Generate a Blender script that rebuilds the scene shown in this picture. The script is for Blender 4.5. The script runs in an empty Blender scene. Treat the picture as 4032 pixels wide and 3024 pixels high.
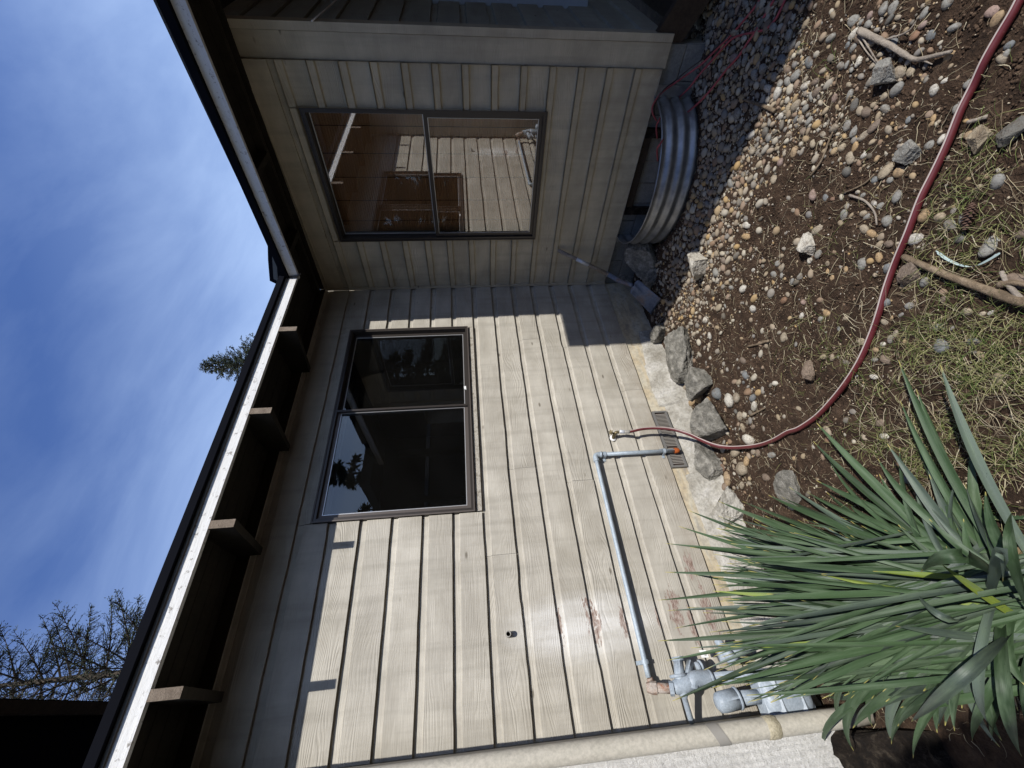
import bpy, math, random
import numpy as np
from mathutils import Vector, Matrix

random.seed(7); rng = np.random.default_rng(11)
S = bpy.context.scene
COL = S.collection

# ------------------------------------------------------------------ camera
F_PX, YAW, PITCH, ROLL = 1638.04, 0.662812, 0.093202, -0.045526
CAM = np.array([-3.152773, -2.51698, 1.309802])
fw = np.array([math.sin(YAW)*math.cos(PITCH), math.cos(YAW)*math.cos(PITCH), -math.sin(PITCH)])
rt0 = np.array([math.cos(YAW), -math.sin(YAW), 0.0]); up0 = np.cross(rt0, fw)
rt = math.cos(ROLL)*rt0 + math.sin(ROLL)*up0
up = -math.sin(ROLL)*rt0 + math.cos(ROLL)*up0
cd = bpy.data.cameras.new('camera'); cam = bpy.data.objects.new('camera', cd); COL.objects.link(cam)
cd.sensor_fit = 'HORIZONTAL'; cd.sensor_width = 36.0; cd.lens = F_PX/4032*36.0
cd.clip_start = 0.02; cd.clip_end = 2000
X, Y, Z = -up, rt, -fw                                   # the phone was held upright, the picture lies on its side
cam.matrix_world = Matrix(((X[0],Y[0],Z[0],CAM[0]),(X[1],Y[1],Z[1],CAM[1]),(X[2],Y[2],Z[2],CAM[2]),(0,0,0,1)))
S.camera = cam

def at(px, py, ax, val):                                 # point of a world plane seen at a photo pixel
    d = fw*F_PX + rt*((3024-py)-1512) + up*(2016-px)
    t = (val-CAM[ax])/d[ax]
    return CAM + t*d
def project(Pn):
    d = np.asarray(Pn, float)-CAM; zz = d@fw
    return 2016-(d@up)/zz*F_PX, 3024-(1512+(d@rt)/zz*F_PX), zz

# ------------------------------------------------------------------ light
SUN_EL, SUN_DX = math.radians(44.2), -0.012
W = bpy.data.worlds.new('World'); S.world = W; W.use_nodes = True
nt = W.node_tree; nt.nodes.clear()
N = nt.nodes.new; L = nt.links.new
sky = N('ShaderNodeTexSky'); sky.sky_type = 'NISHITA'; sky.sun_disc = False
sky.sun_elevation = SUN_EL; sky.sun_rotation = math.radians(180); sky.air_density = 1.15; sky.dust_density = 0.4; sky.ozone_density = 4.0
tc = N('ShaderNodeTexCoord'); sep = N('ShaderNodeSeparateXYZ'); L(tc.outputs['Generated'], sep.inputs[0])
zz = N('ShaderNodeMath'); zz.operation = 'ADD'; zz.inputs[1].default_value = 0.12; L(sep.outputs['Z'], zz.inputs[0])
zm = N('ShaderNodeMath'); zm.operation = 'MAXIMUM'; zm.inputs[1].default_value = 0.05; L(zz.outputs[0], zm.inputs[0])
vd = N('ShaderNodeVectorMath'); vd.operation = 'DIVIDE'; L(tc.outputs['Generated'], vd.inputs[0])
cmb = N('ShaderNodeCombineXYZ'); [L(zm.outputs[0], cmb.inputs[i]) for i in range(3)]; L(cmb.outputs[0], vd.inputs[1])
mp = N('ShaderNodeMapping'); mp.inputs['Rotation'].default_value = (0,0,math.radians(-8)); mp.inputs['Scale'].default_value = (0.9,2.3,1)
L(vd.outputs[0], mp.inputs[0])
n1 = N('ShaderNodeTexNoise'); n1.inputs['Scale'].default_value = 1.5; n1.inputs['Detail'].default_value = 10; n1.inputs['Roughness'].default_value = 0.56; n1.inputs['Distortion'].default_value = 0.35
L(mp.outputs[0], n1.inputs['Vector'])
cr = N('ShaderNodeValToRGB'); cr.color_ramp.elements[0].position = 0.36; cr.color_ramp.elements[1].position = 0.90
cr.color_ramp.elements[1].color = (0.50,0.50,0.50,1); L(n1.outputs['Fac'], cr.inputs[0])
hs = N('ShaderNodeHueSaturation'); hs.inputs['Hue'].default_value = 0.516; hs.inputs['Saturation'].default_value = 1.15; hs.inputs['Value'].default_value = 1.42; L(sky.outputs[0], hs.inputs['Color'])
mr = N('ShaderNodeMapRange'); mr.inputs['From Min'].default_value = 0.30; mr.inputs['From Max'].default_value = 0.85; mr.inputs['To Min'].default_value = 0.95; mr.inputs['To Max'].default_value = 0.25; L(sep.outputs['Z'], mr.inputs['Value'])
cm = N('ShaderNodeMath'); cm.operation = 'MULTIPLY'; L(cr.outputs[0], cm.inputs[0]); L(mr.outputs[0], cm.inputs[1])
hz = N('ShaderNodeMapRange'); hz.inputs['From Min'].default_value = 0.25; hz.inputs['From Max'].default_value = 0.68; hz.inputs['To Min'].default_value = 0.42; hz.inputs['To Max'].default_value = 0.0; L(sep.outputs['Z'], hz.inputs['Value'])
ha = N('ShaderNodeMath'); ha.operation = 'ADD'; ha.use_clamp = True; L(cm.outputs[0], ha.inputs[0]); L(hz.outputs[0], ha.inputs[1])
mx = N('ShaderNodeMix'); mx.data_type = 'RGBA'; L(ha.outputs[0], mx.inputs['Factor']); L(hs.outputs[0], mx.inputs['A']); mx.inputs['B'].default_value = (6.6,8.6,12.0,1)
bg = N('ShaderNodeBackground'); bg.inputs['Strength'].default_value = 0.105; L(mx.outputs['Result'], bg.inputs['Color'])
wo = N('ShaderNodeOutputWorld'); L(bg.outputs[0], wo.inputs['Surface'])
sd = bpy.data.lights.new('sun','SUN'); sd.energy = 5.0; sd.angle = math.radians(0.53); sd.color = (1.0,0.965,0.915)
sun = bpy.data.objects.new('sun', sd); COL.objects.link(sun)
tosun = Vector((SUN_DX, -1, math.tan(SUN_EL))).normalized()
sun.rotation_euler = tosun.to_track_quat('Z','Y').to_euler(); sun.location = (-3,-8,9)
S.view_settings.view_transform = 'Standard'; S.view_settings.look = 'None'; S.view_settings.exposure = 0.1; S.view_settings.gamma = 1

# ------------------------------------------------------------------ noise (numpy)
_tab = rng.random((256,256))
def vnoise(x, y):
    x = np.asarray(x,float); y = np.asarray(y,float)
    xi = np.floor(x).astype(int); yi = np.floor(y).astype(int); fx = x-xi; fy = y-yi
    fx = fx*fx*(3-2*fx); fy = fy*fy*(3-2*fy)
    g = lambda a,b: _tab[a & 255, b & 255]
    return (g(xi,yi)*(1-fx)+g(xi+1,yi)*fx)*(1-fy)+(g(xi,yi+1)*(1-fx)+g(xi+1,yi+1)*fx)*fy - 0.5
def fbm(x, y, o=4, r=0.5):
    s = 0; a = 1; f = 1
    for i in range(o):
        s = s + a*vnoise(x*f+17.3*i, y*f+5.1*i); a *= r; f *= 2.03
    return s

# ------------------------------------------------------------------ materials
MATS = {}
def mat(name, col, rough=0.8, metal=0.0, spec=0.3):
    m = bpy.data.materials.new(name); m.use_nodes = True
    b = m.node_tree.nodes['Principled BSDF']
    b.inputs['Base Color'].default_value = (*col,1); b.inputs['Roughness'].default_value = rough
    b.inputs['Metallic'].default_value = metal; b.inputs['Specular IOR Level'].default_value = spec
    MATS[name] = m; return m
class NT:
    def __init__(s, m): s.t = m.node_tree; s.b = s.t.nodes['Principled BSDF']
    def n(s, typ, **k):
        o = s.t.nodes.new(typ)
        for a,v in k.items():
            setattr(o,a,v)
        return o
    def l(s,a,b): s.t.links.new(a,b)
    def pos(s): return s.n('ShaderNodeNewGeometry').outputs['Position']
    def noise(s, vec, scale, detail=4, rough=0.55, dist=0.0):
        o = s.n('ShaderNodeTexNoise'); o.inputs['Scale'].default_value = scale; o.inputs['Detail'].default_value = detail
        o.inputs['Roughness'].default_value = rough; o.inputs['Distortion'].default_value = dist
        if vec is not None: s.l(vec, o.inputs['Vector'])
        return o.outputs['Fac']
    def map(s, vec, scale=(1,1,1), loc=(0,0,0)):
        o = s.n('ShaderNodeMapping'); o.inputs['Scale'].default_value = scale; o.inputs['Location'].default_value = loc
        s.l(vec, o.inputs[0]); return o.outputs[0]
    def ramp(s, fac, stops):
        o = s.n('ShaderNodeValToRGB'); e = o.color_ramp.elements
        while len(e) < len(stops): e.new(0.5)
        for i,(p,c) in enumerate(stops):
            e[i].position = p; e[i].color = (*c,1) if len(c)==3 else c
        s.l(fac, o.inputs[0]); return o.outputs[0]
    def mix(s, f, a, b, typ='MIX'):
        o = s.n('ShaderNodeMix'); o.data_type = 'RGBA'; o.blend_type = typ
        for k,v in (('Factor',f),('A',a),('B',b)):
            if isinstance(v,(int,float)): o.inputs[k].default_value = v
            elif isinstance(v,tuple): o.inputs[k].default_value = (*v,1)
            else: s.l(v,o.inputs[k])
        return o.outputs['Result']
    def math(s, op, a, b=0.0, c=None):
        o = s.n('ShaderNodeMath'); o.operation = op
        for i,v in enumerate((a,b) if c is None else (a,b,c)):
            if isinstance(v,(int,float)): o.inputs[i].default_value = v
            else: s.l(v,o.inputs[i])
        return o.outputs[0]
    def bump(s, h, strength, dist, prev=None):
        o = s.n('ShaderNodeBump'); o.inputs['Strength'].default_value = strength; o.inputs['Distance'].default_value = dist
        s.l(h,o.inputs['Height'])
        if prev is not None: s.l(prev,o.inputs['Normal'])
        return o.outputs[0]
    def rnd(s): return s.n('ShaderNodeObjectInfo').outputs['Random']
g3 = lambda v: (v,v,v)

def siding_mat(name, base, along, worn=True):
    m = mat(name, base, 0.62, 0, 0.35); t = NT(m); p = t.pos(); r = t.rnd()
    sc = (1,1,1)
    # shift the grain per board
    off = t.n('ShaderNodeCombineXYZ'); r10 = t.math('MULTIPLY', r, 37.0)
    [t.l(r10, off.inputs[i]) for i in range(3)]
    va = t.n('ShaderNodeVectorMath'); va.operation='ADD'; t.l(p, va.inputs[0]); t.l(off.outputs[0], va.inputs[1]); v = va.outputs[0]
    st = (1.6,9,17) if along=='x' else (9,1.6,17)
    st2 = (5,40,150) if along=='x' else (40,5,150)
    warp = t.noise(t.map(v, (1.3,7,7) if along=='x' else (7,1.3,7)), 1.0, 2, 0.45)
    warp2 = t.noise(t.map(v, (6,20,20) if along=='x' else (20,6,20)), 1.0, 2, 0.5)
    sz = t.n('ShaderNodeSeparateXYZ'); t.l(v, sz.inputs[0])
    ph = t.math('MULTIPLY_ADD', warp, 0.26, t.math('MULTIPLY_ADD', warp2, 0.018, sz.outputs['Z']))
    ring = t.math('SINE', t.math('MULTIPLY', ph, 480.0)); ring = t.math('MULTIPLY_ADD', ring, 0.5, 0.5); ring = t.math('POWER', ring, 1.8)
    amp = t.ramp(t.noise(t.map(v,(3,9,9) if along=='x' else (9,3,9)),1.0,3,0.6), [(0.38,g3(0.05)),(0.62,g3(1.0))])
    gw_o = t.math('MULTIPLY', ring, t.math('MULTIPLY', amp, t.math('MULTIPLY_ADD', t.math('FRACT', t.math('MULTIPLY', r, 5.7)), 1.1, 0.15)))
    fine = t.noise(t.map(v, st2), 1.0, 3, 0.6)
    patch = t.noise(t.map(v,(2.2,2.2,5)), 1.4, 4, 0.6)
    dirt = t.noise(p, 2.3, 6, 0.62, 0.4)
    streak = t.noise(t.map(p, (14,14,1.1)), 1.0, 4, 0.6)
    dull = tuple(c*k for c,k in zip(base,(0.80,0.79,0.78))); pale = tuple(min(1,c*1.10) for c in base)
    c = t.mix(t.ramp(patch,[(0.35,g3(0)),(0.7,g3(1))]), dull, pale)
    c = t.mix(t.math('MULTIPLY', r, 0.18), c, tuple(x*0.72 for x in base))
    c = t.mix(t.ramp(streak,[(0.48,g3(0)),(0.74,g3(0.42))]), c, (0.20,0.185,0.15))
    c = t.mix(t.ramp(dirt,[(0.46,g3(0)),(0.72,g3(0.45))]), c, (0.25,0.225,0.175))
    c = t.mix(t.ramp(gw_o,[(0.0,g3(0.0)),(0.9,g3(0.20))]), c, (0.30,0.27,0.21))
    zz0 = t.n('ShaderNodeSeparateXYZ'); t.l(p, zz0.inputs[0])
    spl = t.math('MULTIPLY', t.ramp(zz0.outputs['Z'],[(0.0,g3(0.9)),(0.30,g3(0))]), t.noise(p,11,6,0.7))
    c = t.mix(t.ramp(spl,[(0.22,g3(0)),(0.55,g3(0.55))]), c, (0.24,0.20,0.15))
    # nail heads and knots
    vo = t.n('ShaderNodeTexVoronoi'); vo.inputs['Scale'].default_value = 1.0
    t.l(t.map(v,(2.6,2.6,6.5)), vo.inputs['Vector'])
    c = t.mix(t.ramp(vo.outputs['Distance'],[(0.03,g3(0.75)),(0.065,g3(0))]), c, (0.10,0.085,0.06))
    if worn:
        # peeling paint: washed-out streak under the stub pipe and rotten patch near the ground
        sx = t.n('ShaderNodeSeparateXYZ'); t.l(p, sx.inputs[0])
        def blob(cx, cz, wx, wz):
            a = t.math('DIVIDE', t.math('SUBTRACT', sx.outputs['X'], cx), wx); a = t.math('MULTIPLY',a,a)
            b = t.math('DIVIDE', t.math('SUBTRACT', sx.outputs['Z'], cz), wz); b = t.math('MULTIPLY',b,b)
            return t.math('SUBTRACT', 1.0, t.math('ADD',a,b))
        pn = t.noise(t.map(v,(18,18,60)), 1.0, 5, 0.7)
        wash = t.math('MULTIPLY', t.math('MAXIMUM', blob(-2.84,0.78,0.20,0.52),0.0), t.noise(t.map(p,(16,16,4)),1.0,5,0.65))
        c = t.mix(t.ramp(wash,[(0.10,g3(0)),(0.55,g3(0.75))]), c, (0.66,0.65,0.62))
        pn2 = t.noise(t.map(p,(30,30,110)), 1.0, 4, 0.75)
        mask = None
        for q in ((-2.83,0.905,0.13,0.022),(-2.78,0.752,0.13,0.030),(-2.84,0.715,0.15,0.040),(-2.84,0.560,0.16,0.030),(-2.83,0.372,0.08,0.020),(-2.80,0.262,0.17,0.060),(-2.88,0.19,0.16,0.03),(-2.60,0.10,0.12,0.05),(-2.84,0.08,0.18,0.05)):
            f_ = blob(*q); mask = f_ if mask is None else t.math('MAXIMUM', mask, f_)
        mk = t.math('ADD', t.math('MAXIMUM', mask, -0.6), t.math('MULTIPLY', t.math('SUBTRACT', pn, 0.54), 3.4))
        mk = t.math('MINIMUM', mk, t.math('MULTIPLY_ADD', mask, 2.0, 1.0))
        rotc = t.mix(t.ramp(pn2,[(0.38,g3(0)),(0.62,g3(1))]), (0.14,0.070,0.048), (0.40,0.33,0.285))
        c = t.mix(t.ramp(mk,[(0.50,g3(0)),(0.66,g3(0.88))]), c, rotc)
        c = t.mix(t.ramp(t.math('MULTIPLY', t.math('MAXIMUM',mk,0.0), t.ramp(pn2,[(0.30,g3(1)),(0.36,g3(0))])),[(0.35,g3(0)),(0.6,g3(0.9))]), c, (0.03,0.018,0.012))
        mkb = t.math('MAXIMUM', mk, 0.0)
    t.l(c, t.b.inputs['Base Color'])
    h = t.math('ADD', t.math('MULTIPLY', gw_o, -0.8), t.math('MULTIPLY', fine, 0.8))
    t.l(t.bump(h, 0.55, 0.0028), t.b.inputs['Normal'])
    t.l(t.math('MULTIPLY_ADD', fine, 0.25, 0.5), t.b.inputs['Roughness'])
    return m
siding_mat('siding_left', (0.455,0.428,0.368), 'x')
siding_mat('siding_right', (0.50,0.447,0.335), 'y', False)  # left-wall paint with yellow put into the colour to counter blue shade
siding_mat('siding_side', (0.33,0.34,0.30), 'x', False)

def rough_mat(name, cols, scale=6, rough=0.9, bump=0.6, bdist=0.01, spec=0.25, detail=8, metal=0.0, useobj=False, seedmul=0.0):
    m = mat(name, cols[0], rough, metal, spec); t = NT(m)
    p = t.n('ShaderNodeTexCoord').outputs['Object'] if useobj else t.pos()
    if seedmul:
        off = t.n('ShaderNodeCombineXYZ'); r = t.math('MULTIPLY', t.rnd(), seedmul); [t.l(r, off.inputs[i]) for i in range(3)]
        va = t.n('ShaderNodeVectorMath'); va.operation='ADD'; t.l(p, va.inputs[0]); t.l(off.outputs[0], va.inputs[1]); p = va.outputs[0]
    n = t.noise(p, scale, detail, 0.62, 0.3)
    st = [(0.3+0.4*i/max(1,len(cols)-1), c) for i,c in enumerate(cols)]
    c = t.ramp(n, st)
    n2 = t.noise(p, scale*7, 5, 0.7)
    c = t.mix(t.ramp(n2,[(0.3,g3(0.5)),(0.6,g3(0))]), c, tuple(x*0.45 for x in cols[0]))
    t.l(c, t.b.inputs['Base Color'])
    t.l(t.bump(t.math('ADD', n2, t.math('MULTIPLY', n, 1.5)), bump, bdist), t.b.inputs['Normal'])
    return m
rough_mat('soil', [(0.030,0.018,0.011),(0.068,0.041,0.025),(0.12,0.078,0.050)], 14, 0.95, 1.0, 0.02)
rough_mat('clod', [(0.026,0.015,0.010),(0.072,0.045,0.028),(0.17,0.118,0.080)], 40, 0.95, 0.6, 0.004)
rough_mat('concrete_chunk', [(0.14,0.135,0.115),(0.30,0.285,0.245),(0.58,0.55,0.48)], 26, 0.93, 1.0, 0.02, seedmul=9)
rough_mat('mortar_skirt', [(0.24,0.22,0.18),(0.42,0.40,0.35),(0.55,0.53,0.49)], 7, 0.95, 1.0, 0.012)
rough_mat('block', [(0.17,0.175,0.17),(0.24,0.24,0.225)], 10, 0.92, 0.7, 0.004)
rough_mat('joint', [(0.26,0.25,0.22),(0.36,0.34,0.30)], 18, 0.95, 0.8, 0.004)
rough_mat('bark', [(0.10,0.075,0.05),(0.20,0.15,0.10),(0.34,0.27,0.19)], 14, 0.9, 0.9, 0.006)
rough_mat('grey_wood', [(0.20,0.17,0.14),(0.40,0.35,0.29)], 14, 0.9, 0.9, 0.006)
rough_mat('rotten_wood', [(0.010,0.007,0.005),(0.035,0.024,0.016),(0.15,0.12,0.085)], 22, 0.95, 1.0, 0.05)
rough_mat('rafter_wood', [(0.15,0.115,0.085),(0.30,0.245,0.19)], 26, 0.9, 1.0, 0.006)
rough_mat('dark_wood', [(0.035,0.024,0.016),(0.065,0.045,0.03)], 9, 0.85, 0.5, 0.004)
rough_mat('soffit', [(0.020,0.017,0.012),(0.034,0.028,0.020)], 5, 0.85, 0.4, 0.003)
m = mat('white_textured', (0.66,0.65,0.61), 0.85); t = NT(m); p = t.pos()
a_ = t.noise(p, 34, 7, 0.75); b_ = t.noise(t.map(p,(60,60,9)),1.0,5,0.75,0.6); d_ = t.noise(p,5,5,0.6)
c = t.mix(a_, (0.50,0.49,0.46), (0.76,0.75,0.72)); c = t.mix(t.ramp(b_,[(0.60,g3(0)),(0.68,g3(0.85))]), c, (0.20,0.19,0.17)); c = t.mix(t.ramp(d_,[(0.5,g3(0)),(0.75,g3(0.35))]), c, (0.35,0.33,0.28))
t.l(c,t.b.inputs['Base Color']); t.l(t.bump(t.math('SUBTRACT',a_,t.math('MULTIPLY',b_,1.2)),1.0,0.010),t.b.inputs['Normal'])
rough_mat('pipe_cream', [(0.50,0.47,0.39),(0.535,0.50,0.42),(0.51,0.48,0.40)], 9, 0.5, 0.12, 0.002, 0.4)
rough_mat('caulk', [(0.42,0.37,0.25),(0.58,0.52,0.38)], 20, 0.8, 0.9, 0.006)
rough_mat('gas_paint', [(0.27,0.32,0.37),(0.38,0.43,0.48)], 16, 0.5, 0.25, 0.002, 0.5)
rough_mat('galvanised', [(0.30,0.36,0.41),(0.42,0.48,0.53)], 22, 0.55, 0.4, 0.002, 0.5, metal=0.15)
rough_mat('rust', [(0.26,0.09,0.035),(0.40,0.34,0.29),(0.46,0.43,0.39)], 26, 0.9, 0.9, 0.003)
rough_mat('orange_rust', [(0.30,0.06,0.012),(0.46,0.12,0.025)], 60, 0.9, 0.9, 0.003)
rough_mat('shovel_blue', [(0.10,0.13,0.19),(0.15,0.18,0.24),(0.22,0.15,0.11)], 8, 0.55, 0.4, 0.003, 0.4)
rough_mat('trunk', [(0.05,0.04,0.03),(0.12,0.095,0.07)], 8, 0.95, 1.0, 0.03)
rough_mat('shingle', [(0.03,0.03,0.032),(0.055,0.055,0.055)], 30, 0.95, 0.6, 0.004)
rough_mat('weathered_sill', [(0.33,0.30,0.25),(0.50,0.465,0.40),(0.20,0.17,0.13)], 30, 0.9, 1.0, 0.005)
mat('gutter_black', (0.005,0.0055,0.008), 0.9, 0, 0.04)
mat('drip_edge', (0.10,0.097,0.09), 0.6, 0, 0.2)
mat('bronze', (0.050,0.043,0.038), 0.38, 0.35, 0.5)
mat('bronze_light', (0.10,0.085,0.076), 0.45, 0.2, 0.4)
mat('silver_bead', (0.62,0.62,0.62), 0.35, 0.6, 0.5)
mat('room_dark', (0.018,0.016,0.014), 0.9)
mat('curtain', (0.20,0.19,0.175), 0.9)
mat('vinyl_white', (0.42,0.48,0.54), 0.5)
mat('brass', (0.16,0.13,0.07), 0.5, 0.7)
mat('hose_black', (0.03,0.02,0.022), 0.5)
mat('cord_red', (0.34,0.07,0.08), 0.5)
mat('sticker', (0.8,0.8,0.78), 0.5)
mat('print_black', (0.03,0.03,0.03), 0.6)
mat('plastic_strip', (0.42,0.52,0.50), 0.4)
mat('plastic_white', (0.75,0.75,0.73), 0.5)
mat('tape_grey', (0.30,0.285,0.255), 0.7)
mat('silver_paint', (0.55,0.57,0.60), 0.35, 0.3)
mat('rubber_black', (0.015,0.015,0.015), 0.5)
mat('cone_brown', (0.10,0.06,0.045), 0.8)
mat('vent_metal', (0.17,0.165,0.155), 0.6, 0.2)
mat('vent_fin', (0.27,0.25,0.22), 0.7)
mat('vent_dark', (0.05,0.035,0.028), 0.9)
mat('void', (0.006,0.006,0.006), 1.0)

# white fascia paint, weathered
m = mat('fascia_white', (0.72,0.72,0.71), 0.6); t = NT(m); p = t.pos()
f = t.noise(t.map(p,(5,5,60)),1.0,6,0.7); f2 = t.noise(p,38,5,0.7)
c = t.mix(t.ramp(f2,[(0.58,g3(0)),(0.66,g3(0.8))]), t.mix(f,(0.52,0.52,0.51),(0.72,0.72,0.71)), (0.14,0.12,0.10))
t.l(c,t.b.inputs['Base Color']); t.l(t.bump(t.math('ADD',f,f2),0.7,0.004),t.b.inputs['Normal'])
# foundation paint: ochre-cream with stains
m = mat('foundation_paint', (0.46,0.41,0.31), 0.85); t = NT(m); p = t.pos()
f = t.noise(t.map(p,(2,2,7)),1.6,6,0.65,0.4); f2 = t.noise(p,26,6,0.7)
c = t.ramp(f,[(0.32,(0.26,0.235,0.20)),(0.46,(0.48,0.40,0.27)),(0.60,(0.50,0.46,0.36)),(0.74,(0.33,0.32,0.29))])
c = t.mix(t.ramp(f2,[(0.35,g3(0.5)),(0.55,g3(0))]), c, (0.20,0.18,0.15)); t.l(c,t.b.inputs['Base Color'])
t.l(t.bump(f2,0.6,0.005),t.b.inputs['Normal'])
# galvanised window well
m = mat('corrugated_steel', (0.33,0.345,0.37), 0.33, 0.55, 0.5); t = NT(m); p = t.pos()
f = t.noise(p,14,5,0.6); t.l(t.ramp(f,[(0.3,(0.18,0.185,0.19)),(0.7,(0.34,0.345,0.35))]),t.b.inputs['Base Color']); t.l(t.math('MULTIPLY_ADD',f,0.3,0.2),t.b.inputs['Roughness'])
# window glass: pane with a strong mirror coat
def glass_mat(name, refl, dust):
    m = bpy.data.materials.new(name); m.use_nodes = True; nt = m.node_tree; nt.nodes.clear(); n = nt.nodes.new
    o = n('ShaderNodeOutputMaterial'); tr = n('ShaderNodeBsdfTransparent'); tr.inputs[0].default_value = (0.97,0.96,0.95,1) if 'right' in name else (0.62,0.62,0.60,1)
    gl = n('ShaderNodeBsdfGlossy'); gl.inputs['Roughness'].default_value = 0.008; gl.inputs['Color'].default_value = (0.9,0.9,0.9,1)
    lw = n('ShaderNodeFresnel'); lw.inputs['IOR'].default_value = 1.5
    ma = n('ShaderNodeMath'); ma.operation = 'MAXIMUM'; ma.inputs[1].default_value = refl; nt.links.new(lw.outputs[0], ma.inputs[0])
    mx = n('ShaderNodeMixShader'); nt.links.new(ma.outputs[0], mx.inputs[0]); nt.links.new(tr.outputs[0], mx.inputs[1]); nt.links.new(gl.outputs[0], mx.inputs[2])
    df = n('ShaderNodeBsdfDiffuse'); df.inputs[0].default_value = (0.42,0.41,0.38,1)
    ge = n('ShaderNodeNewGeometry'); no = n('ShaderNodeTexNoise'); no.inputs['Scale'].default_value = 110; no.inputs['Detail'].default_value = 6; no.inputs['Roughness'].default_value = 0.8
    nt.links.new(ge.outputs['Position'], no.inputs['Vector'])
    nb = n('ShaderNodeTexNoise'); nb.inputs['Scale'].default_value = 3.0; nb.inputs['Detail'].default_value = 4; nt.links.new(ge.outputs['Position'], nb.inputs['Vector'])
    rp = n('ShaderNodeValToRGB'); rp.color_ramp.elements[0].position = 0.55; rp.color_ramp.elements[1].position = 0.80; nt.links.new(no.outputs[0], rp.inputs[0])
    mm = n('ShaderNodeMath'); mm.operation = 'MULTIPLY_ADD'; nt.links.new(rp.outputs[0], mm.inputs[0]); mm.inputs[1].default_value = dust*4; mm.inputs[2].default_value = dust
    m3 = n('ShaderNodeMath'); m3.operation = 'MULTIPLY'; nt.links.new(mm.outputs[0], m3.inputs[0]); nt.links.new(nb.outputs[0], m3.inputs[1])
    mm.inputs[2].default_value = dust*0.25
    m2 = n('ShaderNodeMixShader'); nt.links.new(m3.outputs[0], m2.inputs[0]); nt.links.new(mx.outputs[0], m2.inputs[1]); nt.links.new(df.outputs[0], m2.inputs[2])
    nt.links.new(m2.outputs[0], o.inputs[0]); MATS[name] = m
glass_mat('glass_left', 0.07, 0.04)
glass_mat('glass_right', 0.19, 0.003)
# woven wood blind
m = mat('blind_wood', (0.14,0.06,0.028), 0.7); t = NT(m); p = t.pos()
f = t.noise(t.map(p,(1,2.2,260)),1.0,3,0.7); f2 = t.noise(t.map(p,(1,0.6,22)),1.0,3,0.6)
c = t.mix(f,(0.44,0.20,0.075),(0.92,0.58,0.30)); c = t.mix(t.math('MULTIPLY',f2,0.5),c,(0.13,0.05,0.022)); t.l(c,t.b.inputs['Base Color'])
mat('blind_cord',(0.04,0.018,0.01),0.8)
# stones: colour by kind, variation by object / by attribute
STONES = {'grey':(0.23,0.225,0.20),'blue_grey':(0.155,0.165,0.165),'tan':(0.31,0.255,0.175),'ochre':(0.36,0.245,0.125),'white':(0.47,0.44,0.37),
          'pink':(0.28,0.195,0.16),'brown':(0.19,0.14,0.10),'dark_grey':(0.12,0.115,0.10),'rust_brown':(0.22,0.125,0.075)}
for k,c in STONES.items():
    m = mat('stone_'+k, c, 0.72, 0, 0.35); t = NT(m); p = t.pos(); n = t.noise(p, 40, 7, 0.75, 0.8); n2 = t.noise(p,150,4,0.7); n4 = t.noise(p,26,5,0.7)
    r = t.rnd()
    cc = t.mix(n, tuple(x*0.72 for x in c), tuple(min(1,x*1.28) for x in c)); cc = t.mix(t.math('MULTIPLY',r,0.3), cc, tuple(x*0.7 for x in (c[1],c[1],c[1])))
    cc = t.mix(t.ramp(n2,[(0.36,g3(0.6)),(0.50,g3(0))]), cc, (0.07,0.055,0.04)); cc = t.mix(t.ramp(n4,[(0.50,g3(0)),(0.66,g3(0.7))]), cc, (0.10,0.07,0.045))
    t.l(cc, t.b.inputs['Base Color']); t.l(t.bump(t.math('ADD',n,n2),0.45,0.003), t.b.inputs['Normal'])
# attribute driven (joined gravel, straw, grass)
def attr_mat(name, stops, rough=0.8, trans=0.0):
    m = mat(name, stops[0][1], rough); t = NT(m); a = t.n('ShaderNodeAttribute'); a.attribute_name = 'tone'
    c = t.ramp(a.outputs['Fac'], stops); n = t.noise(t.pos(), 60, 4, 0.7)
    c = t.mix(t.math('MULTIPLY',n,0.55), c, tuple(x*0.45 for x in stops[len(stops)//2][1])); t.l(c,t.b.inputs['Base Color'])
    return m
def step(cols):
    k = len(cols); return [(i/(k-1), c) for i,c in enumerate(cols)]
attr_mat('gravel', step([(0.08,0.08,0.075),(0.24,0.235,0.22),(0.30,0.24,0.16),(0.16,0.17,0.18),(0.40,0.27,0.12),(0.30,0.29,0.26),(0.46,0.43,0.35),(0.20,0.13,0.09),(0.26,0.20,0.16)]), 0.8)
attr_mat('grit', step([(0.10,0.075,0.05),(0.26,0.20,0.13),(0.55,0.48,0.36),(0.42,0.28,0.14),(0.68,0.64,0.55)]), 0.85)
attr_mat('straw', step([(0.14,0.095,0.06),(0.30,0.24,0.15),(0.50,0.43,0.28),(0.62,0.56,0.40),(0.22,0.16,0.10)]), 0.7)
attr_mat('grass_blade', step([(0.05,0.10,0.02),(0.09,0.15,0.035),(0.16,0.20,0.055),(0.36,0.34,0.15),(0.55,0.49,0.29)]), 0.6)
attr_mat('conifer_green', step([(0.012,0.024,0.012),(0.03,0.048,0.022),(0.06,0.078,0.038),(0.10,0.105,0.06)]), 0.7)
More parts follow.
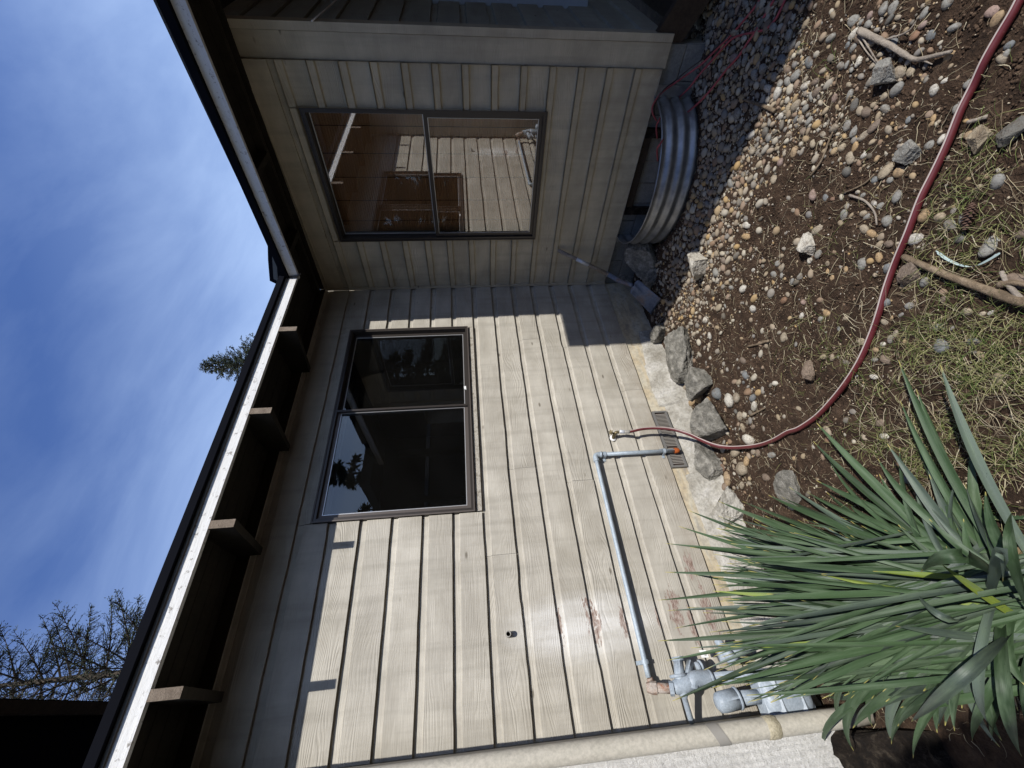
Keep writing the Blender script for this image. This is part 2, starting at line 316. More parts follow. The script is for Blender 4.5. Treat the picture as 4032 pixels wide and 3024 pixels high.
# strap leaf
def leaf_mat(name, c0, c1, spec=0.45):
    m = mat(name, c0, 0.5, 0, spec*0.7); t = NT(m); u = t.n('ShaderNodeUVMap').outputs[0]; ta = t.n('ShaderNodeAttribute'); ta.attribute_name = 'tone'; r = t.math('FRACT', t.math('ADD', t.rnd(), ta.outputs['Fac']))
    off = t.n('ShaderNodeCombineXYZ'); rr = t.math('MULTIPLY',r,31.0); [t.l(rr,off.inputs[i]) for i in range(3)]
    va = t.n('ShaderNodeVectorMath'); va.operation='ADD'; t.l(u,va.inputs[0]); t.l(off.outputs[0],va.inputs[1])
    ln = t.noise(t.map(va.outputs[0],(16,0.8,1)),1.0,3,0.7); sp = t.noise(t.map(va.outputs[0],(5,34,1)),1.0,3,0.6); big = t.noise(t.map(va.outputs[0],(1.2,3.5,1)),1.0,3,0.6)
    c = t.mix(ln, c0, c1); c = t.mix(t.math('MULTIPLY',r,0.5), c, tuple(x*1.6 for x in c1)); c = t.mix(t.ramp(t.math('FRACT',t.math('MULTIPLY',r,7.3)),[(0.45,g3(0)),(1.0,g3(0.75))]), c, tuple(x*0.35 for x in c0))
    c = t.mix(t.ramp(big,[(0.45,g3(0)),(0.7,g3(0.55))]), c, (0.13,0.18,0.11))
    c = t.mix(t.ramp(sp,[(0.66,g3(0)),(0.72,g3(0.8))]), c, (0.015,0.03,0.015))
    sx = t.n('ShaderNodeSeparateXYZ'); t.l(u,sx.inputs[0])
    c = t.mix(t.ramp(sx.outputs['Y'],[(0.955,g3(0)),(0.99,g3(0.9))]), c, (0.42,0.36,0.10))
    t.l(c,t.b.inputs['Base Color']); t.l(t.bump(ln,0.6,0.0015),t.b.inputs['Normal'])
leaf_mat('leaf_green', (0.018,0.040,0.017), (0.048,0.082,0.036))
leaf_mat('leaf_blue', (0.024,0.044,0.030), (0.085,0.110,0.088), 0.7)
leaf_mat('leaf_lime', (0.085,0.14,0.022), (0.22,0.27,0.045))
leaf_mat('leaf_dead', (0.16,0.11,0.06), (0.34,0.26,0.15))
# red hose with pale stripe
m = mat('hose_red', (0.17,0.022,0.024), 0.45, 0, 0.5); t = NT(m); u = t.n('ShaderNodeUVMap').outputs[0]; sx = t.n('ShaderNodeSeparateXYZ'); t.l(u,sx.inputs[0])
n = t.noise(t.pos(),30,5,0.7)
c = t.mix(n,(0.065,0.009,0.012),(0.125,0.020,0.023)); c = t.mix(t.ramp(sx.outputs['X'],[(0.0,g3(0)),(0.445,g3(0)),(0.455,g3(0.85)),(0.535,g3(0.85)),(0.545,g3(0)),(1.0,g3(0))]), c, (0.50,0.46,0.42))
c = t.mix(t.ramp(n,[(0.62,g3(0)),(0.75,g3(0.3))]), c,(0.25,0.18,0.14)); t.l(c,t.b.inputs['Base Color'])

# ------------------------------------------------------------------ objects
def tag(o, label=None, cat=None, group=None, kind=None):
    if label: o['label'] = label
    if cat: o['category'] = cat
    if group: o['group'] = group
    if kind: o['kind'] = kind
    return o
def empty(name, loc, label=None, cat=None, group=None):
    o = bpy.data.objects.new(name, None); COL.objects.link(o); o.location = loc; o.empty_display_size = 0.1
    return tag(o, label, cat, group)
BASE = {}
def wloc(o):
    l = Vector((0,0,0))
    while o is not None: l = l + o.location; o = o.parent
    return l
class MB:
    def __init__(s): s.v = []; s.f = []; s.uv = []
    def add(s, vs, fs, uvs=None):
        o = len(s.v); s.v += [tuple(map(float,v)) for v in vs]; s.f += [tuple(i+o for i in f) for f in fs]
        s.uv += (uvs if uvs else [(0,0)]*len(vs)); return s
    def box(s, a, b):
        x0,y0,z0 = a; x1,y1,z1 = b
        vs = [(x0,y0,z0),(x1,y0,z0),(x1,y1,z0),(x0,y1,z0),(x0,y0,z1),(x1,y0,z1),(x1,y1,z1),(x0,y1,z1)]
        return s.add(vs, [(3,2,1,0),(4,5,6,7),(0,1,5,4),(1,2,6,5),(2,3,7,6),(3,0,4,7)])
    def tube(s, pts, r, n=10, cap=True, twist=0.0):
        pts = [np.array(p,float) for p in pts]; k = len(pts); rs = r if hasattr(r,'__len__') else [r]*k
        T = [pts[min(i+1,k-1)]-pts[max(i-1,0)] for i in range(k)]; T = [v/max(1e-9,np.linalg.norm(v)) for v in T]
        ref = np.array([0,0,1.0]) if abs(T[0][2])<0.9 else np.array([1.0,0,0])
        u = np.cross(T[0],ref); u /= np.linalg.norm(u); vs=[]; uv=[]; fs=[]
        for i in range(k):
            u = u - T[i]*(u@T[i]); u /= max(1e-9,np.linalg.norm(u)); w = np.cross(T[i],u)
            for j in range(n+1):
                a = 2*math.pi*j/n+twist; vs.append(pts[i]+(u*math.cos(a)+w*math.sin(a))*rs[i]); uv.append((j/n,i/(k-1)))
        for i in range(k-1):
            for j in range(n): a = i*(n+1)+j; fs.append((a,a+1,a+n+2,a+n+1))
        if cap: fs.append(tuple(range(n-1,-1,-1))); fs.append(tuple((k-1)*(n+1)+j for j in range(n)))
        return s.add(vs,fs,uv)
    def cyl(s, a, b, r, n=14, r2=None): return s.tube([a,b],[r, r if r2 is None else r2],n)
    def prism(s, poly, d):                               # poly: 3d points, d: extrusion vector
        k = len(poly); d = np.array(d,float); vs = [np.array(p,float) for p in poly]+[np.array(p,float)+d for p in poly]
        fs = [tuple(range(k-1,-1,-1)), tuple(range(k,2*k))]+[(i,(i+1)%k,k+(i+1)%k,k+i) for i in range(k)]
        return s.add(vs,fs)
    def build(s, name, m, parent=None, smooth=False, uv=False, org=None):
        base = Vector((0,0,0)) if org is None else Vector(org)
        if parent is not None: base = base*0 + (Vector(org) if org is not None else wloc(parent))
        me = bpy.data.meshes.new(name); me.from_pydata([(v[0]-base.x,v[1]-base.y,v[2]-base.z) for v in s.v],[],s.f); me.update()
        if m: me.materials.append(MATS[m])
        if smooth: me.polygons.foreach_set('use_smooth',[True]*len(me.polygons))
        if uv:
            l = me.uv_layers.new(name='UVMap'); idx = np.empty(len(me.loops),int); me.loops.foreach_get('vertex_index',idx)
            l.data.foreach_set('uv', np.array(s.uv,float)[idx].ravel())
        o = bpy.data.objects.new(name, me); COL.objects.link(o)
        if parent is not None:
            o.parent = parent; o.location = base - wloc(parent)
        elif org is not None: o.location = base
        return o
def bez(pts, n):                                         # Catmull-Rom through the points
    P_ = [np.array(p,float) for p in pts]; P_ = [2*P_[0]-P_[1]]+P_+[2*P_[-1]-P_[-2]]; out=[]
    for i in range(1,len(P_)-2):
        for k in range(n):
            t = k/n; a,b,c,d = P_[i-1],P_[i],P_[i+1],P_[i+2]
            out.append(0.5*((2*b)+(c-a)*t+(2*a-5*b+4*c-d)*t*t+(3*b-a-3*c+d)*t**3))
    out.append(P_[-2]); return out
def np_mesh(name, V, Fc, m, tone=None, kind='stuff', smooth=False, parent=None):
    me = bpy.data.meshes.new(name); nF,k = Fc.shape
    me.vertices.add(len(V)); me.vertices.foreach_set('co', V.astype(np.float32).ravel())
    me.loops.add(nF*k); me.loops.foreach_set('vertex_index', Fc.astype(np.int32).ravel())
    me.polygons.add(nF); me.polygons.foreach_set('loop_start', np.arange(0,nF*k,k,dtype=np.int32)); me.polygons.foreach_set('loop_total', np.full(nF,k,np.int32))
    if smooth: me.polygons.foreach_set('use_smooth', np.ones(nF,bool))
    me.update(calc_edges=True); me.validate()
    if tone is not None:
        a = me.attributes.new('tone','FLOAT','POINT'); a.data.foreach_set('value', tone.astype(np.float32))
    me.materials.append(MATS[m]); o = bpy.data.objects.new(name, me); COL.objects.link(o)
    if parent is not None: o.parent = parent; o.location = -wloc(parent)
    if kind: o['kind'] = kind
    return o

# ------------------------------------------------------------------ ground
GZ = -0.29
def gh(x, y):
    x = np.asarray(x,float); y = np.asarray(y,float)
    near = np.exp(-((x+0.2)**2/0.5+(y+1.3)**2/1.0))*0.045            # gravel bank beside the window well
    h = GZ + near + 0.018*fbm(x*2.3,y*2.3,3) + 0.012*fbm(x*9+3,y*9,3)
    h = h + 0.05*np.exp(-((x+2.4)**2+(y+2.0)**2)/0.6)
    well = ((x/0.455)**2+((y+1.03)/0.53)**2) < 1.0
    h = np.where(well & (x<0.3), -0.75, h)
    return np.where(np.hypot(x+2,y+1)>8, h*0.98, h)
def ghs(x,y): return float(gh(x,y))
def atg(px, py, lift=0.0):                               # point of the ground seen at a photo pixel
    z = GZ
    for _ in range(6):
        p = at(px,py,2,z); z = ghs(p[0],p[1])+lift if ghs(p[0],p[1])>-0.6 else GZ+lift
    return at(px,py,2,z)
def gridax(lo,hi,stepv,far):
    a = np.arange(lo,hi,stepv); e = []
    x = stepv
    while x < far: e.append(x); x *= 1.35
    e = np.array(e); return np.concatenate([(lo-e)[::-1],a,hi+e])
gx = gridax(-4.0,0.5,0.0085,900); gy = gridax(-3.1,0.2,0.0085,900)
XX,YY = np.meshgrid(gx,gy); ZZ = gh(XX,YY)
fine = (XX>-4.2)&(XX<0.7)&(YY>-3.3)&(YY<0.4)&(ZZ>-0.6)
ZZ = ZZ + np.where(fine, 0.010*fbm(XX*30,YY*30,4,0.65)+0.004*np.abs(vnoise(XX*95,YY*95)), 0)
V = np.stack([XX.ravel(),YY.ravel(),ZZ.ravel()],1); nx = len(gx); ny = len(gy)
i,j = np.meshgrid(np.arange(nx-1),np.arange(ny-1)); a = (j*nx+i).ravel(); Fc = np.stack([a,a+1,a+nx+1,a+nx],1)
g = np_mesh('ground', V, Fc, 'soil', kind='structure', smooth=True)
tag(g,'dark brown soil sloping gently below the house walls','ground')

# ------------------------------------------------------------------ house
E = 0.184
house = empty('house', (0,0,0), 'cream channel-sided house whose two walls meet in an inner corner under black edged eaves', 'house')
wallL = MB().box((-3.30,0.024,0),(0.10,0.12,2.66)).build('wall', None, house); wallL.data.materials.append(MATS['siding_left'])
tag(wallL,'sunlit left wall with the dark sliding window')
# openings are real: rebuild the sheathing round the window holes
def sheath(o, quads):
    b = MB()
    for q in quads: b.box(*q)
    me = o.data; me.clear_geometry(); me.from_pydata(b.v,[],b.f); me.update()
AX0,AX1,AZ0,AZ1 = -2.175,-0.562,1.336,2.300
BY0,BY1,BZ0,BZ1 = -1.459,-0.505,0.730,2.330
sheath(wallL, [((-3.30,0.022,0),(AX0,0.12,2.66)),((AX1,0.022,0),(0.12,0.12,2.66)),((AX0,0.022,0),(AX1,0.12,AZ0)),((AX0,0.022,AZ1),(AX1,0.12,2.66))])
wallR = MB().box((0.022,-1.84,0),(0.12,0.022,2.66)).build('wall', 'siding_right', house)
sheath(wallR, [((0.022,-1.84,0),(0.12,BY0,2.66)),((0.022,BY1,0),(0.12,0.020,2.66)),((0.022,BY0,0),(0.12,BY1,BZ0)),((0.022,BY0,BZ1),(0.12,BY1,2.66))])
tag(wallR,'shaded right wall with the blind-covered window')
wallC = MB().box((0.12,-1.85,-0.02),(3.2,-1.75,2.9)).build('wall', 'siding_side', house); tag(wallC,'grey green side wall beyond the corner board')

def board(par, axis, a0, a1, zb, zt, m, out0=0.0, sgn=-1, band=True, full=True):
    """one channel siding board: flat face, bevel, recessed band running under the board above"""
    n = max(2,int((a1-a0)/0.04)); s0 = random.random()*90; tilt = random.uniform(-0.0012,0.0012)
    vs=[]; fs=[]
    for k in range(n+1):
        a = a0+(a1-a0)*k/n
        w1 = 0.0042*vnoise(a*3.1+s0, s0)+0.0028*vnoise(a*11+s0, 3+s0)+0.0014*vnoise(a*37+s0,9)
        w2 = 0.005*vnoise(a*4.3+s0, 40+s0)+0.0035*vnoise(a*19+s0, 50)
        if vnoise(a*2.2+s0*3,77)>0.43: w1 += 0.004
        top = zt+0.002
        prof = [(-0.022,zb+0.007),(-0.0025,zb+0.001+w1),(0.0,zb+0.0025+w1)]
        if band: prof += [(0.0+tilt,zt-0.044+w2),(-0.0140,zt-0.0375+w2),(-0.0185,top),(-0.024,top)]
        else: prof += [(0.0+tilt,top),(-0.022,top)]
        for o_,z in prof:
            vs.append((a, out0+sgn*o_*1.0, z) if axis=='x' else (out0+sgn*o_, a, z))
    q = len(prof)
    for k in range(n):
        for i_ in range(q-1):
            A_ = k*q+i_; fs.append((A_,A_+1,A_+q+1,A_+q))
    fs.append(tuple(range(q))); fs.append(tuple(n*q+i_ for i_ in range(q-1,-1,-1)))
    return MB().add(vs,fs).build('board', m, par)
G2 = 0.0016
jointsA = {2:[-0.817],3:[-2.017],4:[-0.717],6:[-2.443],0:[-1.30],9:[],5:[-1.9]}
for k in range(15):
    zb,zt = k*E,(k+1)*E
    if k==14: zt = 2.655
    xs = [(-3.285,-0.020)]
    if zb>=AZ0-0.1 and zt<=AZ1+0.1 and k in (7,8,9,10,11,12):
        xs = [(-3.285,AX0-0.004),(AX1+0.004,-0.020)]
    segs=[]
    for a0,a1 in xs:
        js = [j for j in jointsA.get(k,[]) if a0<j<a1]; pts=[a0]+js+[a1]
        segs += [(pts[i_]+(G2 if i_ else 0),pts[i_+1]) for i_ in range(len(pts)-1)]
    for a0,a1 in segs: board(wallL,'x',a0,a1,zb,zt,'siding_left',band=(k<14))
board(wallL,'x',AX0,AX1,AZ1+0.012,13*E,'siding_left')
MB().box((AX0+0.002,-0.006,7*E+0.002),(AX1+0.015,0.022,AZ0-0.004)).build('sill_trim','weathered_sill',wallL)
for k in range(15):
    zb,zt = k*E,(k+1)*E
    if k==14: zt = 2.66
    ys = [(-1.712,-0.020)]
    if 4<=k<=11: ys = [(-1.712,BY0-0.004),(BY1+0.004,-0.020)]
    if k==12: ys = [(-1.712,BY0-0.004),(BY1+0.004,-0.020)]
    for a0,a1 in ys: board(wallR,'y',a0,a1,zb,zt,'siding_right',sgn=1,band=(k<14))
board(wallR,'y',BY0,BY1,BZ1+0.012,13*E,'siding_right',sgn=1)
# side wall boards start at the outer corner
for k in range(15):
    board(wallC,'x',0.06,3.2 if not (2<=k<=7) else 0.75,k*E,(k+1)*E,'siding_side',out0=-1.872)
    if 2<=k<=7: board(wallC,'x',1.52,3.2,k*E,(k+1)*E,'siding_side',out0=-1.872)
# corner trims
MB().box((-0.021,-0.021,0.0),(-0.001,-0.001,2.62)).build('corner_trim','siding_right',wallR)
MB().box((-0.007,-1.845,-0.012),(0.022,-1.714,2.70)).build('corner_board','siding_right',wallR)
MB().box((-0.014,-1.890,-0.010),(0.06,-1.848,2.70)).build('corner_board','siding_right',wallR)
# thin band where wall meets soffit
MB().box((-3.28,-0.016,2.60),(-0.022,-0.003,2.655)).build('frieze_board','siding_left',wallL)
MB().box((-0.016,-1.71,2.44),(-0.003,-0.022,2.66)).build('frieze_board','siding_right',wallR)

# stub pipe in the left wall
sp = at(1100+1425/1.58,1974+825/1.58,1,-0.03)
b = MB(); pts=[]
n=16; a0=np.array([sp[0],0.0,sp[2]]); 
for rr_,yy in ((0.0145,0.0),(0.0145,-0.035),(0.0105,-0.035),(0.0105,0.0)): pts.append((rr_,yy))
vs=[(sp[0]+r_*math.cos(2*math.pi*j/n),y_,sp[2]+r_*math.sin(2*math.pi*j/n)) for r_,y_ in pts for j in range(n)]
fs=[(i_*n+j,i_*n+(j+1)%n,(i_+1)*n+(j+1)%n,(i_+1)*n+j) for i_ in range(3) for j in range(n)]
b.add(vs,fs); stub = b.build('stub_pipe','tape_grey',wallL,True)
MB().cyl((sp[0],-0.001,sp[2]),(sp[0],-0.006,sp[2]),0.0105,16).build('pipe_hole','void',wallL)

# --- left window
def frame_ring(b, axis, a0,a1,z0,z1, w, o0, o1):
    """rectangular ring of four bars, o0..o1 along the outward axis"""
    def bar(p0,p1,q0,q1):
        if axis=='x': b.box((p0,min(o0,o1),q0),(p1,max(o0,o1),q1))
        else: b.box((min(o0,o1),p0,q0),(max(o0,o1),p1,q1))
    bar(a0,a1,z0,z0+w); bar(a0,a1,z1-w,z1); bar(a0,a0+w,z0+w,z1-w); bar(a1-w,a1,z0+w,z1-w); return b
MX = -1.369
winA = frame_ring(MB(),'x',AX0,AX1,AZ0,AZ1,0.020,-0.018,0.06).build('window','bronze',house); tag(winA,'dark dusty sliding window in the sunlit wall')
frame_ring(MB(),'x',AX0-0.004,AX1+0.004,AZ0-0.003,AZ1+0.005,0.008,-0.0235,-0.017).build('frame_flange','bronze_light',winA)
frame_ring(MB(),'x',AX0+0.020,MX+0.012,AZ0+0.020,AZ1-0.020,0.024,0.0,0.018).build('sash','bronze_light',winA)
frame_ring(MB(),'x',MX-0.012,AX1-0.020,AZ0+0.020,AZ1-0.020,0.020,0.024,0.040).build('sash','bronze',winA)
frame_ring(MB(),'x',AX0+0.044,MX-0.012,AZ0+0.044,AZ1-0.044,0.005,0.002,0.006).build('glazing_bead','silver_bead',winA)
frame_ring(MB(),'x',MX+0.012,AX1-0.040,AZ0+0.040,AZ1-0.040,0.005,0.030,0.034).build('glazing_bead','silver_bead',winA)
MB().box((AX0+0.044,0.009,AZ0+0.044),(MX-0.012,0.012,AZ1-0.044)).build('pane','glass_left',winA)
MB().box((MX+0.010,0.035,AZ0+0.040),(AX1-0.040,0.038,AZ1-0.040)).build('pane','glass_left',winA)
MB().box((MX-0.014,-0.020,AZ0+0.02),(MX+0.002,-0.002,AZ1-0.02)).build('meeting_rail','bronze',winA)
lt = at(1100+1105/1.508,1000+793/1.508,1,-0.012)
MB().prism([(lt[0]-0.018,-0.012,lt[2]-0.006),(lt[0]+0.016,-0.012,lt[2]-0.004),(lt[0]+0.012,-0.012,lt[2]+0.012),(lt[0]-0.012,-0.012,lt[2]+0.010)],(0,0.006,0)).build('latch','plastic_white',winA)
# room behind
b = MB(); x0,x1,y0,y1,z0,z1 = -2.9,-0.15,0.121,2.4,0.3,2.5
b.add([(x0,y0,z0),(x1,y0,z0),(x1,y1,z0),(x0,y1,z0),(x0,y0,z1),(x1,y0,z1),(x1,y1,z1),(x0,y1,z1)],[(0,1,2,3),(7,6,5,4),(1,5,6,2),(2,6,7,3),(3,7,4,0)])
b.build('room','room_dark',house)
frame_ring(MB(),'x',AX0+0.02,AX1-0.02,AZ0+0.02,AZ1-0.02,0.03,0.062,0.118).build('window_reveal','curtain',winA)

# --- right window
MZ = 1.545
winB = frame_ring(MB(),'y',BY0,BY1,BZ0,BZ1,0.022,-0.022,0.06).build('window','bronze',house); tag(winB,'brown blind-covered window in the shaded wall')
frame_ring(MB(),'y',BY0-0.004,BY1+0.004,BZ0-0.004,BZ1+0.004,0.008,-0.027,-0.021).build('frame_flange','bronze',winB)
frame_ring(MB(),'y',BY0+0.022,BY1-0.022,BZ0+0.022,MZ+0.015,0.026,-0.004,0.016).build('sash','bronze',winB)
frame_ring(MB(),'y',BY0+0.022,BY1-0.022,MZ-0.010,BZ1-0.022,0.012,0.022,0.036).build('sash','bronze',winB)
frame_ring(MB(),'y',BY0+0.048,BY1-0.048,BZ0+0.048,MZ-0.011,0.004,0.001,0.005).build('glazing_bead','silver_bead',winB)
frame_ring(MB(),'y',BY0+0.034,BY1-0.034,MZ+0.018,BZ1-0.034,0.005,0.026,0.030).build('glazing_bead','silver_bead',winB)
MB().box((0.008,BY0+0.048,BZ0+0.048),(0.011,BY1-0.048,MZ-0.011)).build('pane','glass_right',winB)
MB().box((0.031,BY0+0.034,MZ+0.002),(0.034,BY1-0.034,BZ1-0.034)).build('pane','glass_right',winB)
b = MB(); n=170                                         # rolled matchstick blind
vs=[];fs=[]
for i_ in range(n+1):
    z = BZ0+0.03+(BZ1-BZ0-0.06)*i_/n; xo = 0.075+(0.004 if i_%2 else 0)+0.003*math.sin(i_*0.21)
    for y_ in np.linspace(BY0+0.025,BY1-0.025,8): vs.append((xo+0.002*vnoise(y_*9,z*14),y_,z))
for i_ in range(n):
    for j in range(7): a=i_*8+j; fs.append((a,a+1,a+9,a+8))
b.add(vs,fs).build('blind','blind_wood',winB)
for y_ in (-1.33,-1.15,-0.98,-0.80,-0.63):
    MB().tube([(0.070,y_,BZ0+0.03),(0.0705,y_,MZ),(0.070,y_,BZ1-0.03)],0.0022,5).build('blind_cord','blind_cord',winB)
b = MB(); x0,x1,y0,y1,z0,z1 = 0.121,1.6,-1.7,-0.1,0.3,2.5
b.add([(x0,y0,z0),(x1,y0,z0),(x1,y1,z0),(x0,y1,z0),(x0,y0,z1),(x1,y0,z1),(x1,y1,z1),(x0,y1,z1)],[(0,1,2,3),(7,6,5,4),(1,5,6,2),(2,6,7,3),(0,4,5,1)])
b.build('room','room_dark',house)
# --- pale framed window of the side wall
winC = frame_ring(MB(),'x',0.755,1.52,0.37,1.47,0.06,-1.905,-1.855).build('window','vinyl_white',house); tag(winC,'pale framed window at the picture edge in the side wall')
MB().box((0.815,-1.876,0.43),(1.46,-1.872,1.41)).build('pane','glass_right',winC)
MB().box((0.815,-1.868,0.43),(1.46,-1.864,1.41)).build('curtain','vinyl_white',winC)
# thin white strip standing in for a sliver of sunlight on the side wall
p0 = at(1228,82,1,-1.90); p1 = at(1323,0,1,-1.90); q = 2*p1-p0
o = MB().tube([p0,0.5*(p0+p1)+np.array([0,0,-0.004]),p1,q],0.0045,8).build('sunlight_sliver','plastic_white',wallC,True); 

# --- foundation
fd = MB().box((-3.30,0.024,-0.6),(0.10,0.13,-0.002)).build('foundation','foundation_paint',house); tag(fd,'painted concrete foundation under the sunlit wall')
n=110; vs=[];fs=[]
for i_ in range(n+1):                                   # painted face with slight waves
    x = -3.28+3.28*i_/n
    for z in (-0.004,-0.05,-0.10,-0.16,-0.24,-0.42): vs.append((x,0.014+0.004*fbm(x*3,z*9,3)-(0.0 if z>-0.2 else 0.004),z))
for i_ in range(n):
    for j in range(5): a=i_*6+j; fs.append((a,a+6,a+7,a+1))
MB().add(vs,fs).build('painted_face','foundation_paint',fd,True)
n=420; vs=[];fs=[]                                      # rough mortar skirt at its foot
prof = [(0.012,-0.085),(-0.004,-0.10),(-0.020,-0.14),(-0.036,-0.19),(-0.055,-0.24),(-0.075,-0.30),(-0.10,-0.36)]
for i_ in range(n+1):
    x = -3.28+2.62*i_/n; f0 = min(1,(x+3.28)/0.05+1)*min(1,max(0.0,(-0.66-x)/0.5)); lf = 0.020*fbm(x*2.4,1.0,3)-0.02*(1-f0)-0.042*(1 if -2.02<x<-1.46 else 0)
    for k,(y_,z) in enumerate(prof):
        w = fbm(x*14+k*3.1,k*1.7,4,0.65)
        vs.append((x+0.006*w, 0.012+(y_-0.012)*(0.35+0.65*f0)+(0.018*w if k else 0), z+lf+0.010*w-0.05*(1-f0)))
q=len(prof)
for i_ in range(n):
    for j in range(q-1): a=i_*q+j; fs.append((a,a+q,a+q+1,a+1))
MB().add(vs,fs).build('mortar_skirt','mortar_skirt',fd,True)
fb = MB().box((0.03,-1.84,-0.9),(0.12,0.02,-0.004)).build('foundation','joint',house); tag(fb,'grey block foundation under the shaded wall')
cr_ = [(-0.118,-0.006),(-0.305,-0.128),(-0.50,-0.315)]
for r_,(z0,z1) in enumerate(cr_):
    yb = -1.84+(0.2 if r_%2 else 0.0)
    ed = [-1.84]+[y_ for y_ in np.arange(yb+0.4 if r_%2==0 else yb,-0.05,0.4) if y_>-1.83]+[0.018]
    for i_ in range(len(ed)-1):
        y0,y1 = ed[i_]+0.004,ed[i_+1]-0.004
        if r_<=2 and y1>-1.36 and y0<-0.71:             # clear of the basement opening
            for u0,u1 in ((y0,min(y1,-1.362)),(max(y0,-0.708),y1)):
                if u1-u0>0.02: MB().box((0.018,u0,z0),(0.04,u1,z1)).build('block','block',fb)
        else: MB().box((0.018,y0,z0),(0.04,y1,z1)).build('block','block',fb)
bw = frame_ring(MB(),'y',-1.36,-0.71,-0.48,-0.003,0.055,-0.004,0.05).build('basement_window','dark_wood',house); tag(bw,'small barred basement window inside the window well')
MB().box((0.045,-1.30,-0.43),(0.049,-0.77,-0.06)).build('pane','glass_right',bw)
MB().box((0.060,-1.30,-0.43),(0.070,-0.77,-0.06)).build('backing','room_dark',bw)
for y0,y1 in ((-1.285,-1.13),(-1.12,-0.96),(-0.95,-0.80)):
    b = MB()
    for k in range(11): b.box((0.034,y0+0.006,-0.042-0.016*k-0.004),(0.040,y1-0.006,-0.042-0.016*k))
    b.build('grille','tape_grey',bw)
for y_ in (-1.125,-0.955,-0.79): MB().box((0.026,y_-0.005,-0.43),(0.042,y_+0.005,-0.03)).build('bar','grey_wood',bw)
MB().box((-0.010,-1.36,-0.50),(0.012,-1.30,-0.005)).build('post','rotten_wood',bw); MB().box((-0.010,-0.77,-0.50),(0.012,-0.71,-0.005)).build('post','rotten_wood',bw)

# --- foundation vent (recessed opening with louvre fins)
vx0,vx1,vz0,vz1 = -1.972,-1.512,-0.116,-0.006
vent = frame_ring(MB(),'x',vx0,vx1,vz0,vz1,0.014,-0.008,0.012).build('foundation_vent','vent_metal',house)
MB().box((vx0+0.013,0.006,vz0+0.013),(vx1-0.013,0.0085,vz1-0.013)).build('vent_back','vent_dark',vent)
proto=None
nf = 36
for k in range(nf):
    x = vx0+0.030+(vx1-vx0-0.060)*k/(nf-1)
    if abs(x-(-1.815))<0.008: continue
    if proto is None: proto = MB().box((x-0.003,-0.006,vz0+0.014),(x+0.002,0.006,vz1-0.014)).build('fin','vent_fin',vent,org=(x,0,vz0)); 
    else:
        c_ = proto.copy(); COL.objects.link(c_); c_.location = (x,0,vz0)
# --- roofs and eaves
OA = -0.46; HF = 2.605
roofL = MB().box((-5.0,OA-0.010,2.699),(-0.40,0.6,2.712)).build('roof','shingle',house); tag(roofL,'eave over the sunlit wall')
o = MB().box((-5.0,OA-0.0,HF),(-0.412,OA+0.022,2.682)).build('fascia_board','fascia_white',roofL)
def wavy_strip(axis, a0,a1, prof, n, mname, nm, par, seed):
    vs=[];fs=[];q=len(prof)
    for i_ in range(n+1):
        a=a0+(a1-a0)*i_/n
        for k,(o_,z) in enumerate(prof):
            w=0.0016*vnoise(a*6+seed,k*3+seed); vs.append((a,o_+w,z+w) if axis=='x' else (o_+w,a,z+w+RISE*(OA-a)))
    for i_ in range(n):
        for j in range(q): a=i_*q+j; fs.append((a,a+q,i_*q+(j+1)%q+q,i_*q+(j+1)%q))
    return MB().add(vs,fs).build(nm,mname,par)
RISE = -0.020
wavy_strip('x',-5.0,-0.44,[(OA-0.030,2.682),(OA-0.030,2.722),(OA+0.02,2.728),(OA+0.02,2.684)],90,'gutter_black','drip_edge',roofL,2)
wavy_strip('x',-5.0,-0.44,[(OA-0.010,2.668),(OA-0.010,2.681),(OA-0.001,2.681),(OA-0.001,2.668)],90,'drip_edge','trim_strip',roofL,5)
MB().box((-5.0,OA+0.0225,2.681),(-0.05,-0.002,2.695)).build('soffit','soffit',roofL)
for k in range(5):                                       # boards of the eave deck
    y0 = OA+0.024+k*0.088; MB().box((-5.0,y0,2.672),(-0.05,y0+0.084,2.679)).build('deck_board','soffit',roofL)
rz = 2.484
for k,x in enumerate((-4.27,-3.625,-2.984,-2.322,-1.66,-0.985)):
    if x<-4: continue
    b = MB(); e0 = OA-0.002+0.024
    w=0.020; vs=[]
    # rafter tail: rough end a little proud below the fascia
    b.prism([(x-w,OA+0.023,2.670),(x-w,OA+0.023,HF-0.001),(x-w,OA-0.001,HF-0.002),(x-w,OA-0.001,rz+0.004*(k%2)),(x-w,-0.024,rz+0.055),(x-w,-0.024,2.670)],(2*w,0,0))
    o=b.build('rafter','soffit',roofL); o.data.materials.append(MATS['rafter_wood'])  # eave shade put into the dark body colour; sunlit end faces stay tan
    for f_ in o.data.polygons:
        if f_.normal.y<-0.9: f_.material_index=1
MB().box((-5,-0.024,2.60),(-0.03,-0.017,2.670)).build('blocking','soffit',roofL)

